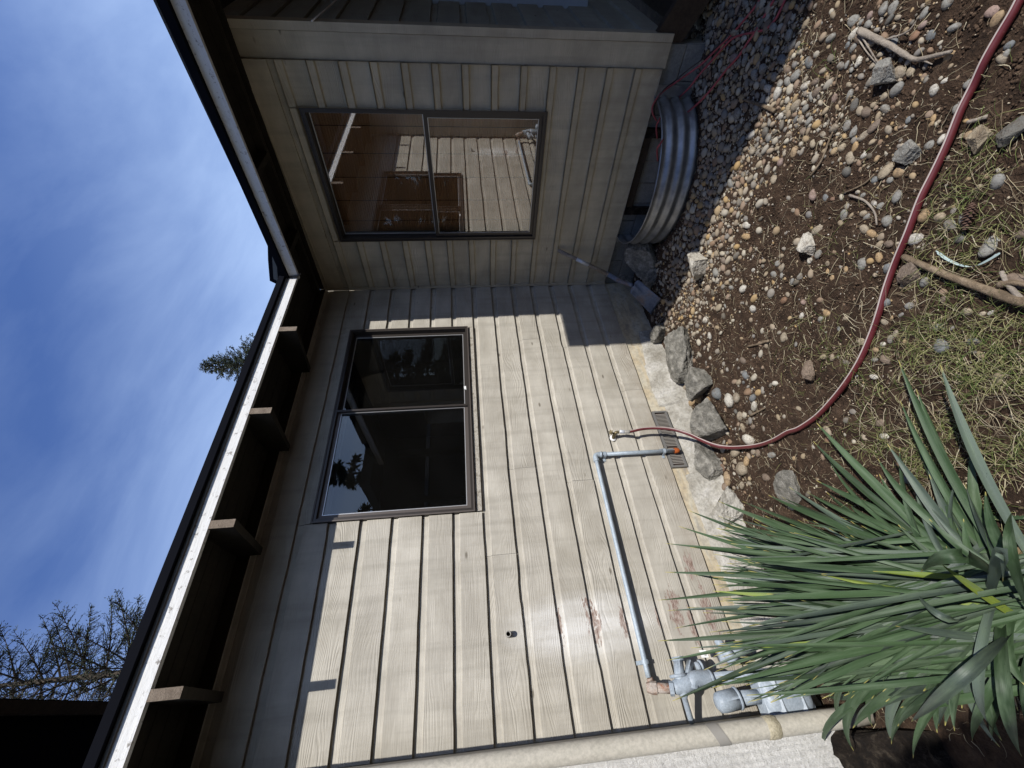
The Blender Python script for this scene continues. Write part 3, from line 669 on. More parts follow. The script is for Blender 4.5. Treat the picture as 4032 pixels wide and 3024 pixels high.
roofR = MB().box((-0.405,-2.06,2.700),(0.6,-0.40,2.712)).build('roof','shingle',house); tag(roofR,'eave over the shaded wall')
OB = -0.415
def tilt_box(x0,x1,y0,y1,z0,z1):
    vs=[]
    for (x,y,z) in ((x0,y0,z0),(x1,y0,z0),(x1,y1,z0),(x0,y1,z0),(x0,y0,z1),(x1,y0,z1),(x1,y1,z1),(x0,y1,z1)): vs.append((x,y,z+RISE*(OA-y)))
    return MB().add(vs,[(3,2,1,0),(4,5,6,7),(0,1,5,4),(1,2,6,5),(2,3,7,6),(3,0,4,7)])
tilt_box(OB,OB+0.022,-2.60,-0.438,2.597,2.664).build('fascia_board','fascia_white',roofR)
wavy_strip('y',-2.60,-0.43,[(OB-0.030,2.664),(OB-0.030,2.706),(OB+0.02,2.712),(OB+0.02,2.664)],60,'gutter_black','drip_edge',roofR,8)
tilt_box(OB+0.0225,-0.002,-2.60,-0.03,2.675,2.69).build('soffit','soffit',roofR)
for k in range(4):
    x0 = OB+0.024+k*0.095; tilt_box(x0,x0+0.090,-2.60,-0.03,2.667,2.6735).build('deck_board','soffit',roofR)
tilt_box(-0.125,-0.085,-2.60,-0.06,2.61,2.665).build('ceiling_beam','soffit',roofR)
tilt_box(-0.030,-0.017,-2.60,-0.03,2.60,2.665).build('blocking','soffit',roofR)
for y_ in (-0.66,-1.22): MB().box((OB+0.024,y_-0.02,2.585),(-0.13,y_+0.02,2.64)).build('rafter','soffit',roofR)
MB().tube([(OB-0.006,OA+0.015,2.70),(OB-0.01,OA-0.01,2.60),(OB+0.01,OA-0.02,2.575)],[0.012,0.010,0.004],6).build('flashing','drip_edge',roofR)
# porch roof further out: shades the corner low down
porch = MB().box((-0.845,-7.2,2.62),(3.4,-2.30,2.74)).build('roof','soffit',house); tag(porch,'dark porch roof continuing past the right eave')
MB().box((-0.03,-7.2,2.745),(3.4,-1.9,2.86)).build('upper_deck','shingle',porch)
for y_ in (-3.7,-5.6,-7.1): MB().box((0.3,y_-0.05,-0.4),(0.4,y_+0.05,2.62)).build('post','dark_wood',porch)
MB().box((3.2,-7.2,-0.4),(3.3,-1.9,2.62)).build('wall','siding_side',porch)
MB().box((0.0,-2.60,2.75),(3.2,-1.7,2.9)).build('roof','soffit',house)
# upper roof to the left, dark underside
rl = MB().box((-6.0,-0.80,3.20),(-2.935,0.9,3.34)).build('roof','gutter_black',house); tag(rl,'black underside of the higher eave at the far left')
MB().box((-2.99,-0.80,3.14),(-2.945,0.9,3.198)).build('rake_board','dark_wood',rl)
MB().box((-5.9,-0.72,3.15),(-3.0,-0.66,3.198)).build('beam','dark_wood',rl)
# small gable corner rising behind the valley
b = MB(); pl = [at(*q,0,0.55) for q in ((1052,900),(1055,1025),(1062,1106),(1093,1121),(1125,1080),(1120,960))]
dm = b.prism(pl,(0.9,0,0)).build('roof','gutter_black',house); tag(dm,'black gable corner poking up behind the valley')
MB().prism([at(*q,0,0.545) for q in ((1070,990),(1077,1098),(1094,1107),(1090,1045))],(0.004,0,0)).build('lit_rake_face','drip_edge',dm)  # lighter sheet laid on the black gable for its lit face
# --- projecting white wall with downspout at the far left
ww = MB().box((-5.0,-0.27,-0.22),(-3.325,0.5,2.9)).build('wall','white_textured',house); tag(ww,'rough white painted wall beside the downspout')
b=MB(); n=60; vs=[];fs=[]
for i_ in range(n+1):
    for j in range(9):
        u=i_/n; x=-5.0+1.66*u; z=-0.20-0.5*j/8
        vs.append((x,-0.262+0.035*fbm(x*7,z*7,4,0.6)+0.01*j/8,z+0.03*fbm(x*9,3,3)))
for i_ in range(n):
    for j in range(8): a=i_*9+j; fs.append((a,a+9,a+10,a+1))
b.add(vs,fs).build('rotten_base','rotten_wood',ww)
tb=MB(); n=70; vs=[];fs=[]
for i_ in range(n+1):
    x=-4.6+1.245*i_/n
    for k,(y_,z) in enumerate(((-0.262,-0.16),(-0.33,-0.185),(-0.42,-0.20),(-0.53,-0.205),(-0.60,-0.215),(-0.64,-0.25),(-0.65,-0.36))):
        vs.append((x+(0.02*vnoise(k*3,2) if i_==n else 0),y_+0.04*fbm(x*6,k*2.3,4,0.7),z+0.07*fbm(x*5+9,k*2.9,5,0.75)))
for i_ in range(n):
    for j in range(6): a=i_*7+j; fs.append((a,a+7,a+8,a+1))
fs.append(tuple(n*7+j for j in range(7)))
o=tb.add(vs,fs).build('rotten_timber','rotten_wood',None,org=(-3.9,-0.45,-0.3)); tag(o,'crumbling dark rotten timber on the ground at the foot of the white wall','timber')
MB().box((-3.325,-0.27,-0.4),(-3.287,-0.02,2.9)).build('corner_board','siding_left',ww)
ds = empty('downspout', (-3.30,-0.34,-0.3), 'round cream downspout with a grey tape wrap beside the rough white wall', 'downspout')
PX,PY,PR = -3.312,-0.345,0.036
MB().tube([(PX,PY,z) for z in np.linspace(-0.36,3.2,14)],PR,28).build('pipe','pipe_cream',ds,True)
z1 = at(2810,2840,1,PY)[2]; z2 = at(3015,2815,1,PY)[2]
vs=[];fs=[];n=32
for j in range(n+1):                                     # tape wound aslant with a loose lip
    a=2*math.pi*j/n; sk=0.022*math.cos(a+0.4)
    r_=PR+0.0022+(0.006 if j in (7,8) else 0)
    for k,zz_ in enumerate((-0.024,0.024)): vs.append((PX+r_*math.cos(a),PY+r_*math.sin(a),z1+sk+zz_))
for j in range(n): fs.append((2*j,2*j+2,2*j+3,2*j+1))
MB().add(vs,fs).build('tape_wrap','tape_grey',ds,True)
vs=[];fs=[]
for j in range(n):
    a=2*math.pi*j/n
    for k,(zz_,dr) in enumerate(((-0.028,0.0),(-0.022,0.0035),(0.0,0.0045),(0.020,0.003),(0.026,0.0))):
        vs.append((PX+(PR+dr+0.001*vnoise(j,k))*math.cos(a),PY+(PR+dr)*math.sin(a),z2+zz_+0.004*vnoise(j*0.9,k*2.2)))
for j in range(n):
    for k in range(4): fs.append((j*5+k,((j+1)%n)*5+k,((j+1)%n)*5+k+1,j*5+k+1))
MB().add(vs,fs).build('coupling','caulk',ds,True)

# --- dark landing and stringer at the lower right corner
ld = empty('deck_landing', (0.6,-2.3,-0.3), 'dark weathered deck landing with sloping stringer below the side wall', 'deck')
for k in range(5): MB().box((0.06,-1.90-0.14*(k+1)+0.004,-0.075),(2.6,-1.90-0.14*k-0.004,-0.045)).build('deck_board','dark_wood',ld)
MB().prism([(0.0,-1.845,0.115),(0.0,-2.75,-0.32),(0.0,-2.75,-0.52),(0.0,-1.845,-0.075)],(0.045,0,0)).build('stringer','dark_wood',ld)
MB().box((0.05,-2.6,-0.36),(2.6,-2.58,-0.08)).build('skirt_board','dark_wood',ld)

# ------------------------------------------------------------------ plumbing
def strap(par, c, axis, r=0.0185):
    b=MB(); cx,cy,cz=c; n=8
    w=0.009
    pts=[(r*math.cos(math.pi*j/n),-r*math.sin(math.pi*j/n)) for j in range(n+1)]
    pts=[(r+0.016,0.0-cy-0.002)]+[(r,0.0-cy-0.002)]+pts+[(-r,0.0-cy-0.002),(-r-0.016,0.0-cy-0.002)]
    vs=[];fs=[]
    for u,v in pts:
        for s_ in (-w,w):
            for th in (0,0.0025):
                k=(1+th/r); vs.append((cx+u*k if axis=='z' else cx+s_, cy+v-(0.0025 if th else 0), cz+s_ if axis=='z' else cz+u*k))
    for i_ in range(len(pts)-1):
        a=i_*4; fs+= [(a+1,a+5,a+7,a+3),(a,a+2,a+6,a+4),(a,a+4,a+5,a+1),(a+2,a+3,a+7,a+6)]
    b.add(vs,fs).build('strap','galvanised',par)
gp = empty('gas_pipe', (-1.86,-0.05,-0.09), 'galvanised gas pipe elbowed along the sunlit siding down to a rusty orange cap', 'pipe')
PYg=-0.036; PRg=0.0135; xe=-1.856; ze=0.507
MB().tube(bez([(-3.095,PYg,0.512),(-2.6,PYg,0.512),(xe-0.03,PYg,ze+0.003)],12),PRg,16).build('pipe','galvanised',gp,True)
MB().tube([(xe,PYg,ze-0.03),(xe-0.003,PYg,0.2),(xe-0.006,PYg,-0.050)],PRg,16).build('pipe','galvanised',gp,True)
MB().tube(bez([(xe-0.040,PYg,ze+0.003),(xe-0.015,PYg,ze+0.003),(xe-0.003,PYg,ze-0.008),(xe,PYg,ze-0.034)],5),0.0178,16).build('elbow','galvanised',gp,True)
MB().tube([(xe-0.050,PYg,ze+0.003),(xe-0.036,PYg,ze+0.003)],0.0205,16).build('collar','galvanised',gp,True)
MB().tube([(xe,PYg,ze-0.030),(xe,PYg,ze-0.044)],0.0205,16).build('collar','galvanised',gp,True)
strap(gp,(xe-0.001,PYg,ze-0.062),'z',0.016); strap(gp,(xe-0.005,PYg,0.028),'z',0.016); strap(gp,(-3.03,PYg,0.512),'x',0.016)
MB().tube([(xe-0.006,PYg,-0.046),(xe-0.006,PYg,-0.075),(xe-0.006,PYg,-0.082)],[0.0185,0.0185,0.010],14).build('cap','orange_rust',gp,True)

gm = empty('gas_meter', (-3.15,-0.12,-0.29), 'grey painted gas meter and regulator with rusty union behind the strap leaves', 'gas meter')
def pxy(x,y,yv): return at(2100+x/1.58,1974+y/1.58,1,yv)
a_=np.array([-3.118,-0.040,0.505]); b_=pxy(735,1160,-0.10); c_=pxy(860,1165,-0.13); T=pxy(935,1135,-0.14)
MB().tube(bez([a_+np.array([0.02,0,0.006]),a_,b_],6),0.0165,14).build('elbow','rust',gm,True)
MB().tube([b_-(c_-b_)*0.25,b_,b_+(c_-b_)*0.28],[0.020,0.0275,0.0275],8).build('union_nut','rust',gm)
MB().tube([b_+(c_-b_)*0.2,c_],0.0215,18).build('nipple','rust',gm,True)
MB().tube([c_-(c_-b_)*0.10,c_+(c_-b_)*0.12],0.030,8).build('union_nut','gas_paint',gm)
def flange(p,d,r,h,m='gas_paint',nm='flange'):
    p=np.array(p,float); d=np.array(d,float); d/=np.linalg.norm(d); MB().tube([p-d*h/2,p-d*h*0.3,p+d*h*0.3,p+d*h/2],[r*0.93,r,r,r*0.93],22).build(nm,m,gm,True)
e1=pxy(1100,1100,-0.14); ax=(e1-c_)/np.linalg.norm(e1-c_)
MB().tube([c_,c_+ax*0.02,c_+ax*0.05,T+ax*0.02,T+ax*0.05,e1-ax*0.02],[0.020,0.030,0.036,0.036,0.031,0.026],20).build('regulator_body','gas_paint',gm,True)
r1=pxy(900,985,-0.11); flange(pxy(900,1085,-0.135),(1,0,0.02),0.040,0.014); MB().tube([T+np.array([-0.005,0,0.016]),r1],0.024,18).build('diaphragm_case','gas_paint',gm,True)
MB().tube([r1-np.array([0.004,0,0]),r1+np.array([0.012,0,0])],0.029,18).build('cap','gas_paint',gm,True)
r2=pxy(975,1000,-0.10); MB().tube([T+np.array([0,0,-0.012]),r2],0.017,14).build('port','gas_paint',gm,True)
r3=pxy(1020,1030,-0.10); flange(r3,(0.2,0,-1),0.022,0.016,'gas_paint','plug'); flange(r3+np.array([0.004,0,-0.018]),(0.2,0,-1),0.025,0.008,'gas_paint','plug')
l1=pxy(985,1375,-0.06); l0=pxy(935,1200,-0.13); MB().tube(bez([T,l0,l1],6),[0.024]*5+[0.022]*2+[0.013]*6,14).build('vent_tube','gas_paint',gm,True)
el=pxy(1000,1105,-0.15); MB().tube(bez([pxy(985,1160,-0.145),el,e1],5),[0.030]*3+[0.033]*5+[0.034]*3,18).build('elbow','gas_paint',gm,True)
flange(e1,ax,0.036,0.016); dn=pxy(1420,1075,-0.16); dn2=dn+(dn-e1)*0.6
MB().tube([e1,dn,dn2],0.0225,18).build('riser','gas_paint',gm,True)
u0=pxy(1150,1255,-0.17); u1=pxy(1270,1225,-0.18); u2=pxy(1400,1215,-0.19); u3=pxy(1640,1200,-0.19); d_=(u1-u0)/np.linalg.norm(u1-u0)
MB().tube([u0-d_*0.012,u0,u0+d_*0.02,u1],[0.020,0.038,0.042,0.042],22).build('swivel_nut','gas_paint',gm,True); flange(u1,d_,0.045,0.012)
MB().tube([u1,u2],0.029,18).build('meter_inlet','gas_paint',gm,True)
mc=0.5*(u2+u3)+np.array([0.0,0,-0.02]); b=MB()
sx_,sy_,sz_=0.085,0.07,0.115; n=20; vs=[];fs=[]
for i_ in range(13):
    ph=-math.pi/2+math.pi*i_/12
    for j in range(n):
        th=2*math.pi*j/n; f_=lambda v:(abs(v)**0.55)*(1 if v>=0 else -1)
        vs.append((mc[0]+sx_*f_(math.cos(ph))*f_(math.cos(th)),mc[1]+sy_*f_(math.cos(ph))*f_(math.sin(th)),mc[2]+sz_*f_(math.sin(ph))))
for i_ in range(12):
    for j in range(n): fs.append((i_*n+j,i_*n+(j+1)%n,(i_+1)*n+(j+1)%n,(i_+1)*n+j))
b.add(vs,fs).build('meter_case','gas_paint',gm,True)
for z_ in (0.05,-0.05): MB().tube([(mc[0]-0.088,mc[1],mc[2]+z_),(mc[0]+0.088,mc[1],mc[2]+z_)],0.072,6).build('case_rib','gas_paint',gm)
u4=pxy(1150,870,-0.12); u5=pxy(1250,1000,-0.15)
MB().tube([pxy(1150,845,-0.12),u4,u4+(u5-u4)*0.3,u5],[0.012,0.020,0.020,0.030],14).build('second_port','gas_paint',gm,True)
MB().tube([pxy(1150,960,-0.10),pxy(1300,940,-0.12)],[0.030,0.034],16).build('meter_outlet','gas_paint',gm,True)
s0=pxy(1062,950,-0.085); o=MB().prism([s0+np.array(q) for q in ((-0.016,0,-0.019),(0.016,0,-0.017),(0.018,0,0.019),(-0.014,0,0.017))],(0,0.002,0)).build('sticker','sticker',gm)
b=MB()
for k in range(7): x_=s0[0]-0.009+k*0.003; b.box((x_,s0[1]-0.0012,s0[2]-0.012),(x_+(0.0016 if k%2 else 0.0008),s0[1]-0.0004,s0[2]+0.0))
b.build('printed_bars','print_black',gm)

# spigot
sg = at(2100+500/1.58,1000+1125/1.58,1,-0.03)
sp_ = empty('garden_tap', (sg[0],0,sg[2]), 'small brass garden tap on the sunlit siding above the foundation vent', 'tap')
MB().cyl((sg[0]-0.010,0.0,sg[2]),(sg[0]-0.010,-0.004,sg[2]),0.024,18).build('wall_flange','plastic_white',sp_,True)
MB().tube(bez([(sg[0]-0.010,0.0,sg[2]),(sg[0]-0.006,-0.03,sg[2]),(sg[0],-0.055,sg[2]-0.008),(sg[0]+0.002,-0.062,sg[2]-0.030)],5),0.011,12).build('tap_body','brass',sp_,True)
MB().cyl((sg[0],-0.045,sg[2]+0.004),(sg[0]+0.002,-0.062,sg[2]+0.026),0.006,10).build('stem','brass',sp_,True)
b=MB()
for k in range(6):
    a=math.pi/3*k; c0=np.array([sg[0]+0.002,-0.064,sg[2]+0.028]); e_=c0+0.018*np.array([math.cos(a),0.5*math.sin(a),0.8*math.sin(a)]); b.tube([c0,e_],[0.004,0.005],6)
b.build('tap_handle','brass',sp_)
# hose path (photo pixels -> ground), leaving the tap in the air
k3=lambda x,y:(2100+x/1.58,1000+y/1.58)
h0=np.array([sg[0]+0.002,-0.066,sg[2]-0.035])
air=[h0, at(*k3(600,1105),1,-0.080), at(*k3(680,1088),1,-0.095), at(*k3(770,1083),1,-0.115), at(*k3(870,1092),1,-0.14), at(*k3(960,1118),1,-0.17)]
gpts=[k3(1050,1160),k3(1130,1190),k3(1220,1204),k3(1330,1200),k3(1420,1185),k3(1500,1155),k3(1580,1110)]
gpts+= [(3000+x/1.58,1000+y/1.58) for x,y in ((230,1085),(340,1010),(440,905),(530,790),(610,660),(680,500),(725,370),(765,230),(810,100),(850,0))]
gpts+= [(3000+x/1.58,y/1.58) for x,y in ((905,1450),(985,1240),(1070,1070),(1150,900),(1230,700),(1310,540),(1385,380),(1470,230),(1560,80),(1640,-80),(1760,-330))]
HR=0.0120; HTW=0.75
lifts=[0.14,0.09,0.05,0.03]+[0.018]*(len(gpts)-4)
path=air+[atg(x,y,l) for (x,y),l in zip(gpts,lifts)]
pth=bez(path,6)
hose = empty('garden_hose', tuple(path[-6]), 'long dusty red garden hose with pale stripe running from the tap across the soil', 'hose')
rs=[0.0098+ (HR-0.0098)*min(1,i_/40) for i_ in range(len(pth))]
vs=[];fs=[];uv=[];n=16; ref=np.array([-0.25,-0.62,0.74]); ref/=np.linalg.norm(ref); pt_=pth[2:]; rr_=rs[2:]
for i_,p_ in enumerate(pt_):
    T=pt_[min(i_+1,len(pt_)-1)]-pt_[max(i_-1,0)]; T/=np.linalg.norm(T); w_=ref-T*(ref@T); w_/=np.linalg.norm(w_); u_=np.cross(w_,T)
    for j in range(n+1):
        a=2*math.pi*(j/n-0.5)+HTW; vs.append(p_+(w_*math.cos(a)+u_*math.sin(a))*rr_[i_]); uv.append((j/n,i_/len(pt_)))
for i_ in range(len(pt_)-1):
    for j in range(n): a=i_*(n+1)+j; fs.append((a,a+1,a+n+2,a+n+1))
MB().add(vs,fs,uv).build('tube','hose_red',hose,True,uv=True)
MB().tube([pth[0],pth[1],pth[2],pth[3]],[0.0135,0.0135,0.0125,0.0125],12).build('coupling','silver_paint',hose,True)
MB().tube([pth[3],pth[4],pth[5],pth[6]],[0.0125,0.0122,0.0118,0.0118],12).build('sleeve','tape_grey',hose,True)

# ------------------------------------------------------------------ window well
wl = empty('window_well', (-0.2,-1.03,-0.28), 'half round corrugated steel window well against the shaded wall foundation', 'window well')
def wellpt(t_, r, z): return (-(0.450+r)*math.sin(t_)+0.012, -1.03+(0.520+r)*math.cos(t_)*1.0, z)
nr=64; vs=[];fs=[]; zs=np.linspace(-0.55,-0.002,60)
for i_ in range(nr+1):
    t_=math.pi*i_/nr
    for z in zs: vs.append(wellpt(t_, 0.011*math.sin((z+0.01)*2*math.pi/0.082),z))
q=len(zs)
for i_ in range(nr):
    for j in range(q-1): a=i_*q+j; fs.append((a,a+q,a+q+1,a+1))
MB().add(vs,fs).build('corrugated_wall','corrugated_steel',wl,True)
MB().tube([wellpt(math.pi*i_/nr,0.004,0.0) for i_ in range(nr+1)],0.006,8).build('rolled_rim','corrugated_steel',wl,True)
for sgn_ in (0,1):
    y_ = -0.51 if sgn_==0 else -1.55
    b=MB(); y1=y_+(0.07 if sgn_==0 else -0.07)
    b.box((0.008,min(y_,y1),-0.5),(0.0125,max(y_,y1),-0.004)); b.build('flange','corrugated_steel',wl)

# cords running into the well
k2=lambda x,y:(2300+x/1.58,y/1.58)
def cord(pts, r, m, lab):
    o=MB().tube(bez(pts,8),r,8).build('cord',m,None,True,org=pts[-1]); tag(o,lab,'cord','thin cords trailing over the gravel into the window well'); return o
cord([at(*k2(458,1000),2,-0.03),at(*k2(455,930),2,0.012),at(*k2(480,885),2,0.014),atg(*k2(560,770),0.10),atg(*k2(700,650),0.05),atg(*k2(790,555),0.03),atg(*k2(880,440),0.012),atg(*k2(960,350),0.01),atg(*k2(1020,260),0.01),atg(*k2(1070,190),0.008),atg(*k2(1110,120),0.008),atg(*k2(1180,0),0.008)],0.006,'cord_red','red cord crossing the rim at the middle of the window well')
cord([at(*k2(455,860),2,-0.04),at(*k2(450,790),2,0.008),at(*k2(470,740),2,0.012),atg(*k2(520,670),0.12),atg(*k2(640,560),0.08),atg(*k2(720,460),0.05),atg(*k2(800,370),0.03),atg(*k2(870,290),0.015),atg(*k2(940,230),0.01),atg(*k2(1060,200),0.01),atg(*k2(1130,180),0.008),atg(*k2(1190,120),0.008),atg(*k2(1250,0),0.008)],0.0056,'cord_red','dark red cord dipping over the well rim and curling right across the gravel')
cord([at(*k2(450,750),2,-0.04),at(*k2(425,700),2,0.004),at(*k2(430,650),2,0.012),at(*k2(480,580),2,0.01),atg(*k2(560,520),0.14),atg(*k2(660,450),0.10),atg(*k2(740,390),0.05),atg(*k2(830,300),0.02),atg(*k2(900,235),0.01),atg(*k2(1000,120),0.01),atg(*k2(1080,20),0.008),atg(*k2(1100,-30),0.008)],0.0056,'cord_red','red cord looping over the far end of the window well')
cord([at(*k2(440,730),2,-0.03),at(*k2(438,660),2,0.012),at(*k2(490,565),2,0.014),atg(*k2(570,500),0.16),atg(*k2(640,440),0.12),atg(*k2(740,365),0.06),atg(*k2(850,270),0.02),atg(*k2(920,160),0.01),atg(*k2(960,70),0.01),atg(*k2(995,-20),0.008)],0.0036,'hose_black','thin black cable arching over the far end of the window well')

# ------------------------------------------------------------------ shovel
sh = empty('shovel', (-0.5,-0.2,-0.29), 'blue bladed shovel leaning in the shaded inner corner with a worn wooden handle', 'shovel')
tip = at(2197,985,0,-0.035); sock = at(2397,1082,0,-0.215); neck = at(2250+640/3.318,900+690/3.318,0,-0.33)
root_= at(2250+800/3.318,900+745/3.318,0,-0.44)
MB().tube([tip,tip+(sock-tip)*0.5,sock],[0.0150,0.0175,0.0185],12).build('handle','grey_wood',sh,True)
MB().tube([tip+(sock-tip)*0.36,tip+(sock-tip)*0.60],[0.0173,0.0182],12).build('paint_patch','silver_paint',sh,True)
MB().tube(bez([sock-(sock-tip)*0.06,sock,neck,root_],4),[0.0205]*5+[0.0195]*4+[0.017]*4,12).build('socket','shovel_blue',sh,True)
KB=lambda x,y:(2250+x/3.318,900+y/3.318)
sh_l = at(*KB(775,845),0,-0.50); sh_r = at(*KB(885,672),0,-0.44); tp_l = atg(*KB(1055,1135),0.005); tp_r = atg(*KB(1188,935),0.005); cen = np.array(root_)
nrm = np.cross(np.array(tp_l)-np.array(sh_l), np.array(sh_r)-np.array(sh_l)); nrm/=np.linalg.norm(nrm); 
if nrm@(CAM-cen)<0: nrm=-nrm
vs=[];fs=[];nu,nv=12,12
for th in (0,1):
    for i_ in range(nv+1):
        v=i_/nv
        for j in range(nu+1):
            u=j/nu; p_=(1-v)*((1-u)*sh_l+u*sh_r)+v*((1-u)*tp_l+u*tp_r)
            dish=-0.020*(1-(2*u-1)**2)*(0.3+0.7*v)+0.022*math.exp(-((u-0.5)/0.10)**2)*max(0,1-v*1.7)
            rnd_=0.0 if v<0.9 else -0.012*((2*u-1)**2)
            shl=(math.sqrt(max(0,1-(2*u-1)**2))*0.02)*(1-v)
            p_=p_+nrm*(dish-0.004*th)+(tp_l-sh_l)/np.linalg.norm(tp_l-sh_l)*(rnd_-shl); vs.append(p_)
k_=(nu+1)*(nv+1)
for i_ in range(nv):
    for j in range(nu):
        a=i_*(nu+1)+j; fs.append((a,a+1,a+nu+2,a+nu+1)); fs.append((k_+a,k_+a+nu+1,k_+a+nu+2,k_+a+1))
for j in range(nu): fs.append((j,k_+j,k_+j+1,j+1)); a=nv*(nu+1)+j; fs.append((a,a+1,k_+a+1,k_+a))
for i_ in range(nv): a=i_*(nu+1); fs.append((a,a+nu+1,k_+a+nu+1,k_+a)); a+=nu; fs.append((a,k_+a,k_+a+nu+1,a+nu+1))
MB().add(vs,fs).build('blade','shovel_blue',sh,True)

# ------------------------------------------------------------------ stones
def ico(sub):
    bm_v=[];import bmesh
    bm=bmesh.new(); bmesh.ops.create_icosphere(bm,subdivisions=sub,radius=1.0); bm.verts.ensure_lookup_table()
    V_=np.array([v.co[:] for v in bm.verts]); F_=np.array([[v.index for v in f.verts] for f in bm.faces]); bm.free(); return V_,F_
I1=ico(1); I2=ico(2); I3=ico(3); I4=ico(5)
def n3(V_, f, s): return vnoise(V_[:,0]*f+s,V_[:,1]*f+s*1.3)+vnoise(V_[:,1]*f+s*2.1,V_[:,2]*f+s)+vnoise(V_[:,2]*f+s*.7,V_[:,0]*f+s*3)
def pebble_mesh(s):
    V_,F_=I2; q=V_.copy(); q=q*(1+0.20*n3(V_,1.2,s)+0.07*n3(V_,3.1,s+2))[:,None]; q[:,0]*=1.0; q[:,1]*=random.uniform(0.66,0.9); q[:,2]*=random.uniform(0.42,0.62)
    return q,F_
def chunk_mesh(s, sc):
    V_,F_=I3; q=V_.copy()
    V_,F_=I4; q=V_.copy(); r_=np.random.default_rng(int(s*100)+3)
    d=r_.normal(size=(9,3)); d/=np.linalg.norm(d,axis=1)[:,None]; h=r_.uniform(0.42,0.80,9)
    for a,hh in zip(d,h):
        o_=q@a; k=np.maximum(0,o_-hh); q=q-k[:,None]*a[None,:]*0.97
    q=q*1.3*(1+0.05*n3(V_,2.6,s)+0.060*n3(V_,6.0,s+4)+0.040*n3(V_,14.0,s+7)+0.022*n3(V_,31.0,s+2))[:,None]; return q*np.array(sc),F_
PEB=[]
for i_ in range(10):
    V_,F_=pebble_mesh(3.7*i_+1); me=bpy.data.meshes.new('pebble'); me.from_pydata(V_.tolist(),[],F_.tolist()); me.polygons.foreach_set('use_smooth',[True]*len(me.polygons)); PEB.append(me)
PM={}
for i_,me in enumerate(PEB):
    for c_ in STONES:
        k_=me.copy(); k_.materials.append(MATS['stone_'+c_]); PM[(i_,c_)]=k_
CN={'grey':'grey','blue_grey':'bluish grey','tan':'tan','ochre':'ochre yellow','white':'whitish','pink':'pinkish','brown':'brown','dark_grey':'dark grey','rust_brown':'rusty brown'}
placed=[]
def put_pebble(p, size, c, label=None, group='river pebbles scattered over the soil and gravel bed', flat=1.0, cat='pebble'):
    o=bpy.data.objects.new('pebble',PM[(random.randrange(10),c)]); COL.objects.link(o)
    r_=size/2; o.scale=(r_*random.uniform(0.95,1.15),r_*random.uniform(0.9,1.05),r_*flat)
    o.rotation_euler=(random.uniform(-.35,.35),random.uniform(-.35,.35),random.uniform(0,6.28)); o.location=(p[0],p[1],p[2]+r_*0.12*flat)
    lab=label or ('%s %s river pebble %s'%('large' if size>0.05 else ('small' if size<0.032 else 'medium'),CN[c], region(p)))
    tag(o,lab,cat,None if label else group+' '+region(p)); placed.append((p[0],p[1],r_)); return o
def region(p):
    px,py,_=project(p)
    if p[0]>-0.87 or (px<2700 and py<1330):
        return 'in the shade near the shovel blade' if py>930 else ('in the shade against the corrugated well' if py>480 else 'in the shade beneath the trailing cords')
    if py<330: return 'beside the gnarled grey branch' if 3330<px<3750 else ('at the picture corner past the hose' if px>=3750 else 'at the sunlit edge of the bank by the cords')
    if py<760: return 'along the sunny edge of the gravel bank' if px<3120 else ('around the thin dark root' if px<3330 else ('between the branch and the hose' if px<3680 else 'in the grass right of the hose'))
    if px<3000: return 'by the pale rock and shovel' if py<1250 else ('near the largest concrete slab' if py<1560 else ('among the stones by the flat slab' if py<1760 else 'below the leaning shard'))
    if px<3420: return 'around the chalky stone on bare soil' if py<1150 else ('around the triangular brown rock' if py<1600 else 'under the hose bend near the leaf tips')
    return 'above the driftwood stick' if py<1000 else ('left of the driftwood stick' if py<1350 else 'among the grass by the leaf tips')
def pxsize(px,py,w):                                     # metres for w photo pixels at that ground spot
    p=atg(px,py); _,_,z=project(p); return w*z/F_PX*0.93
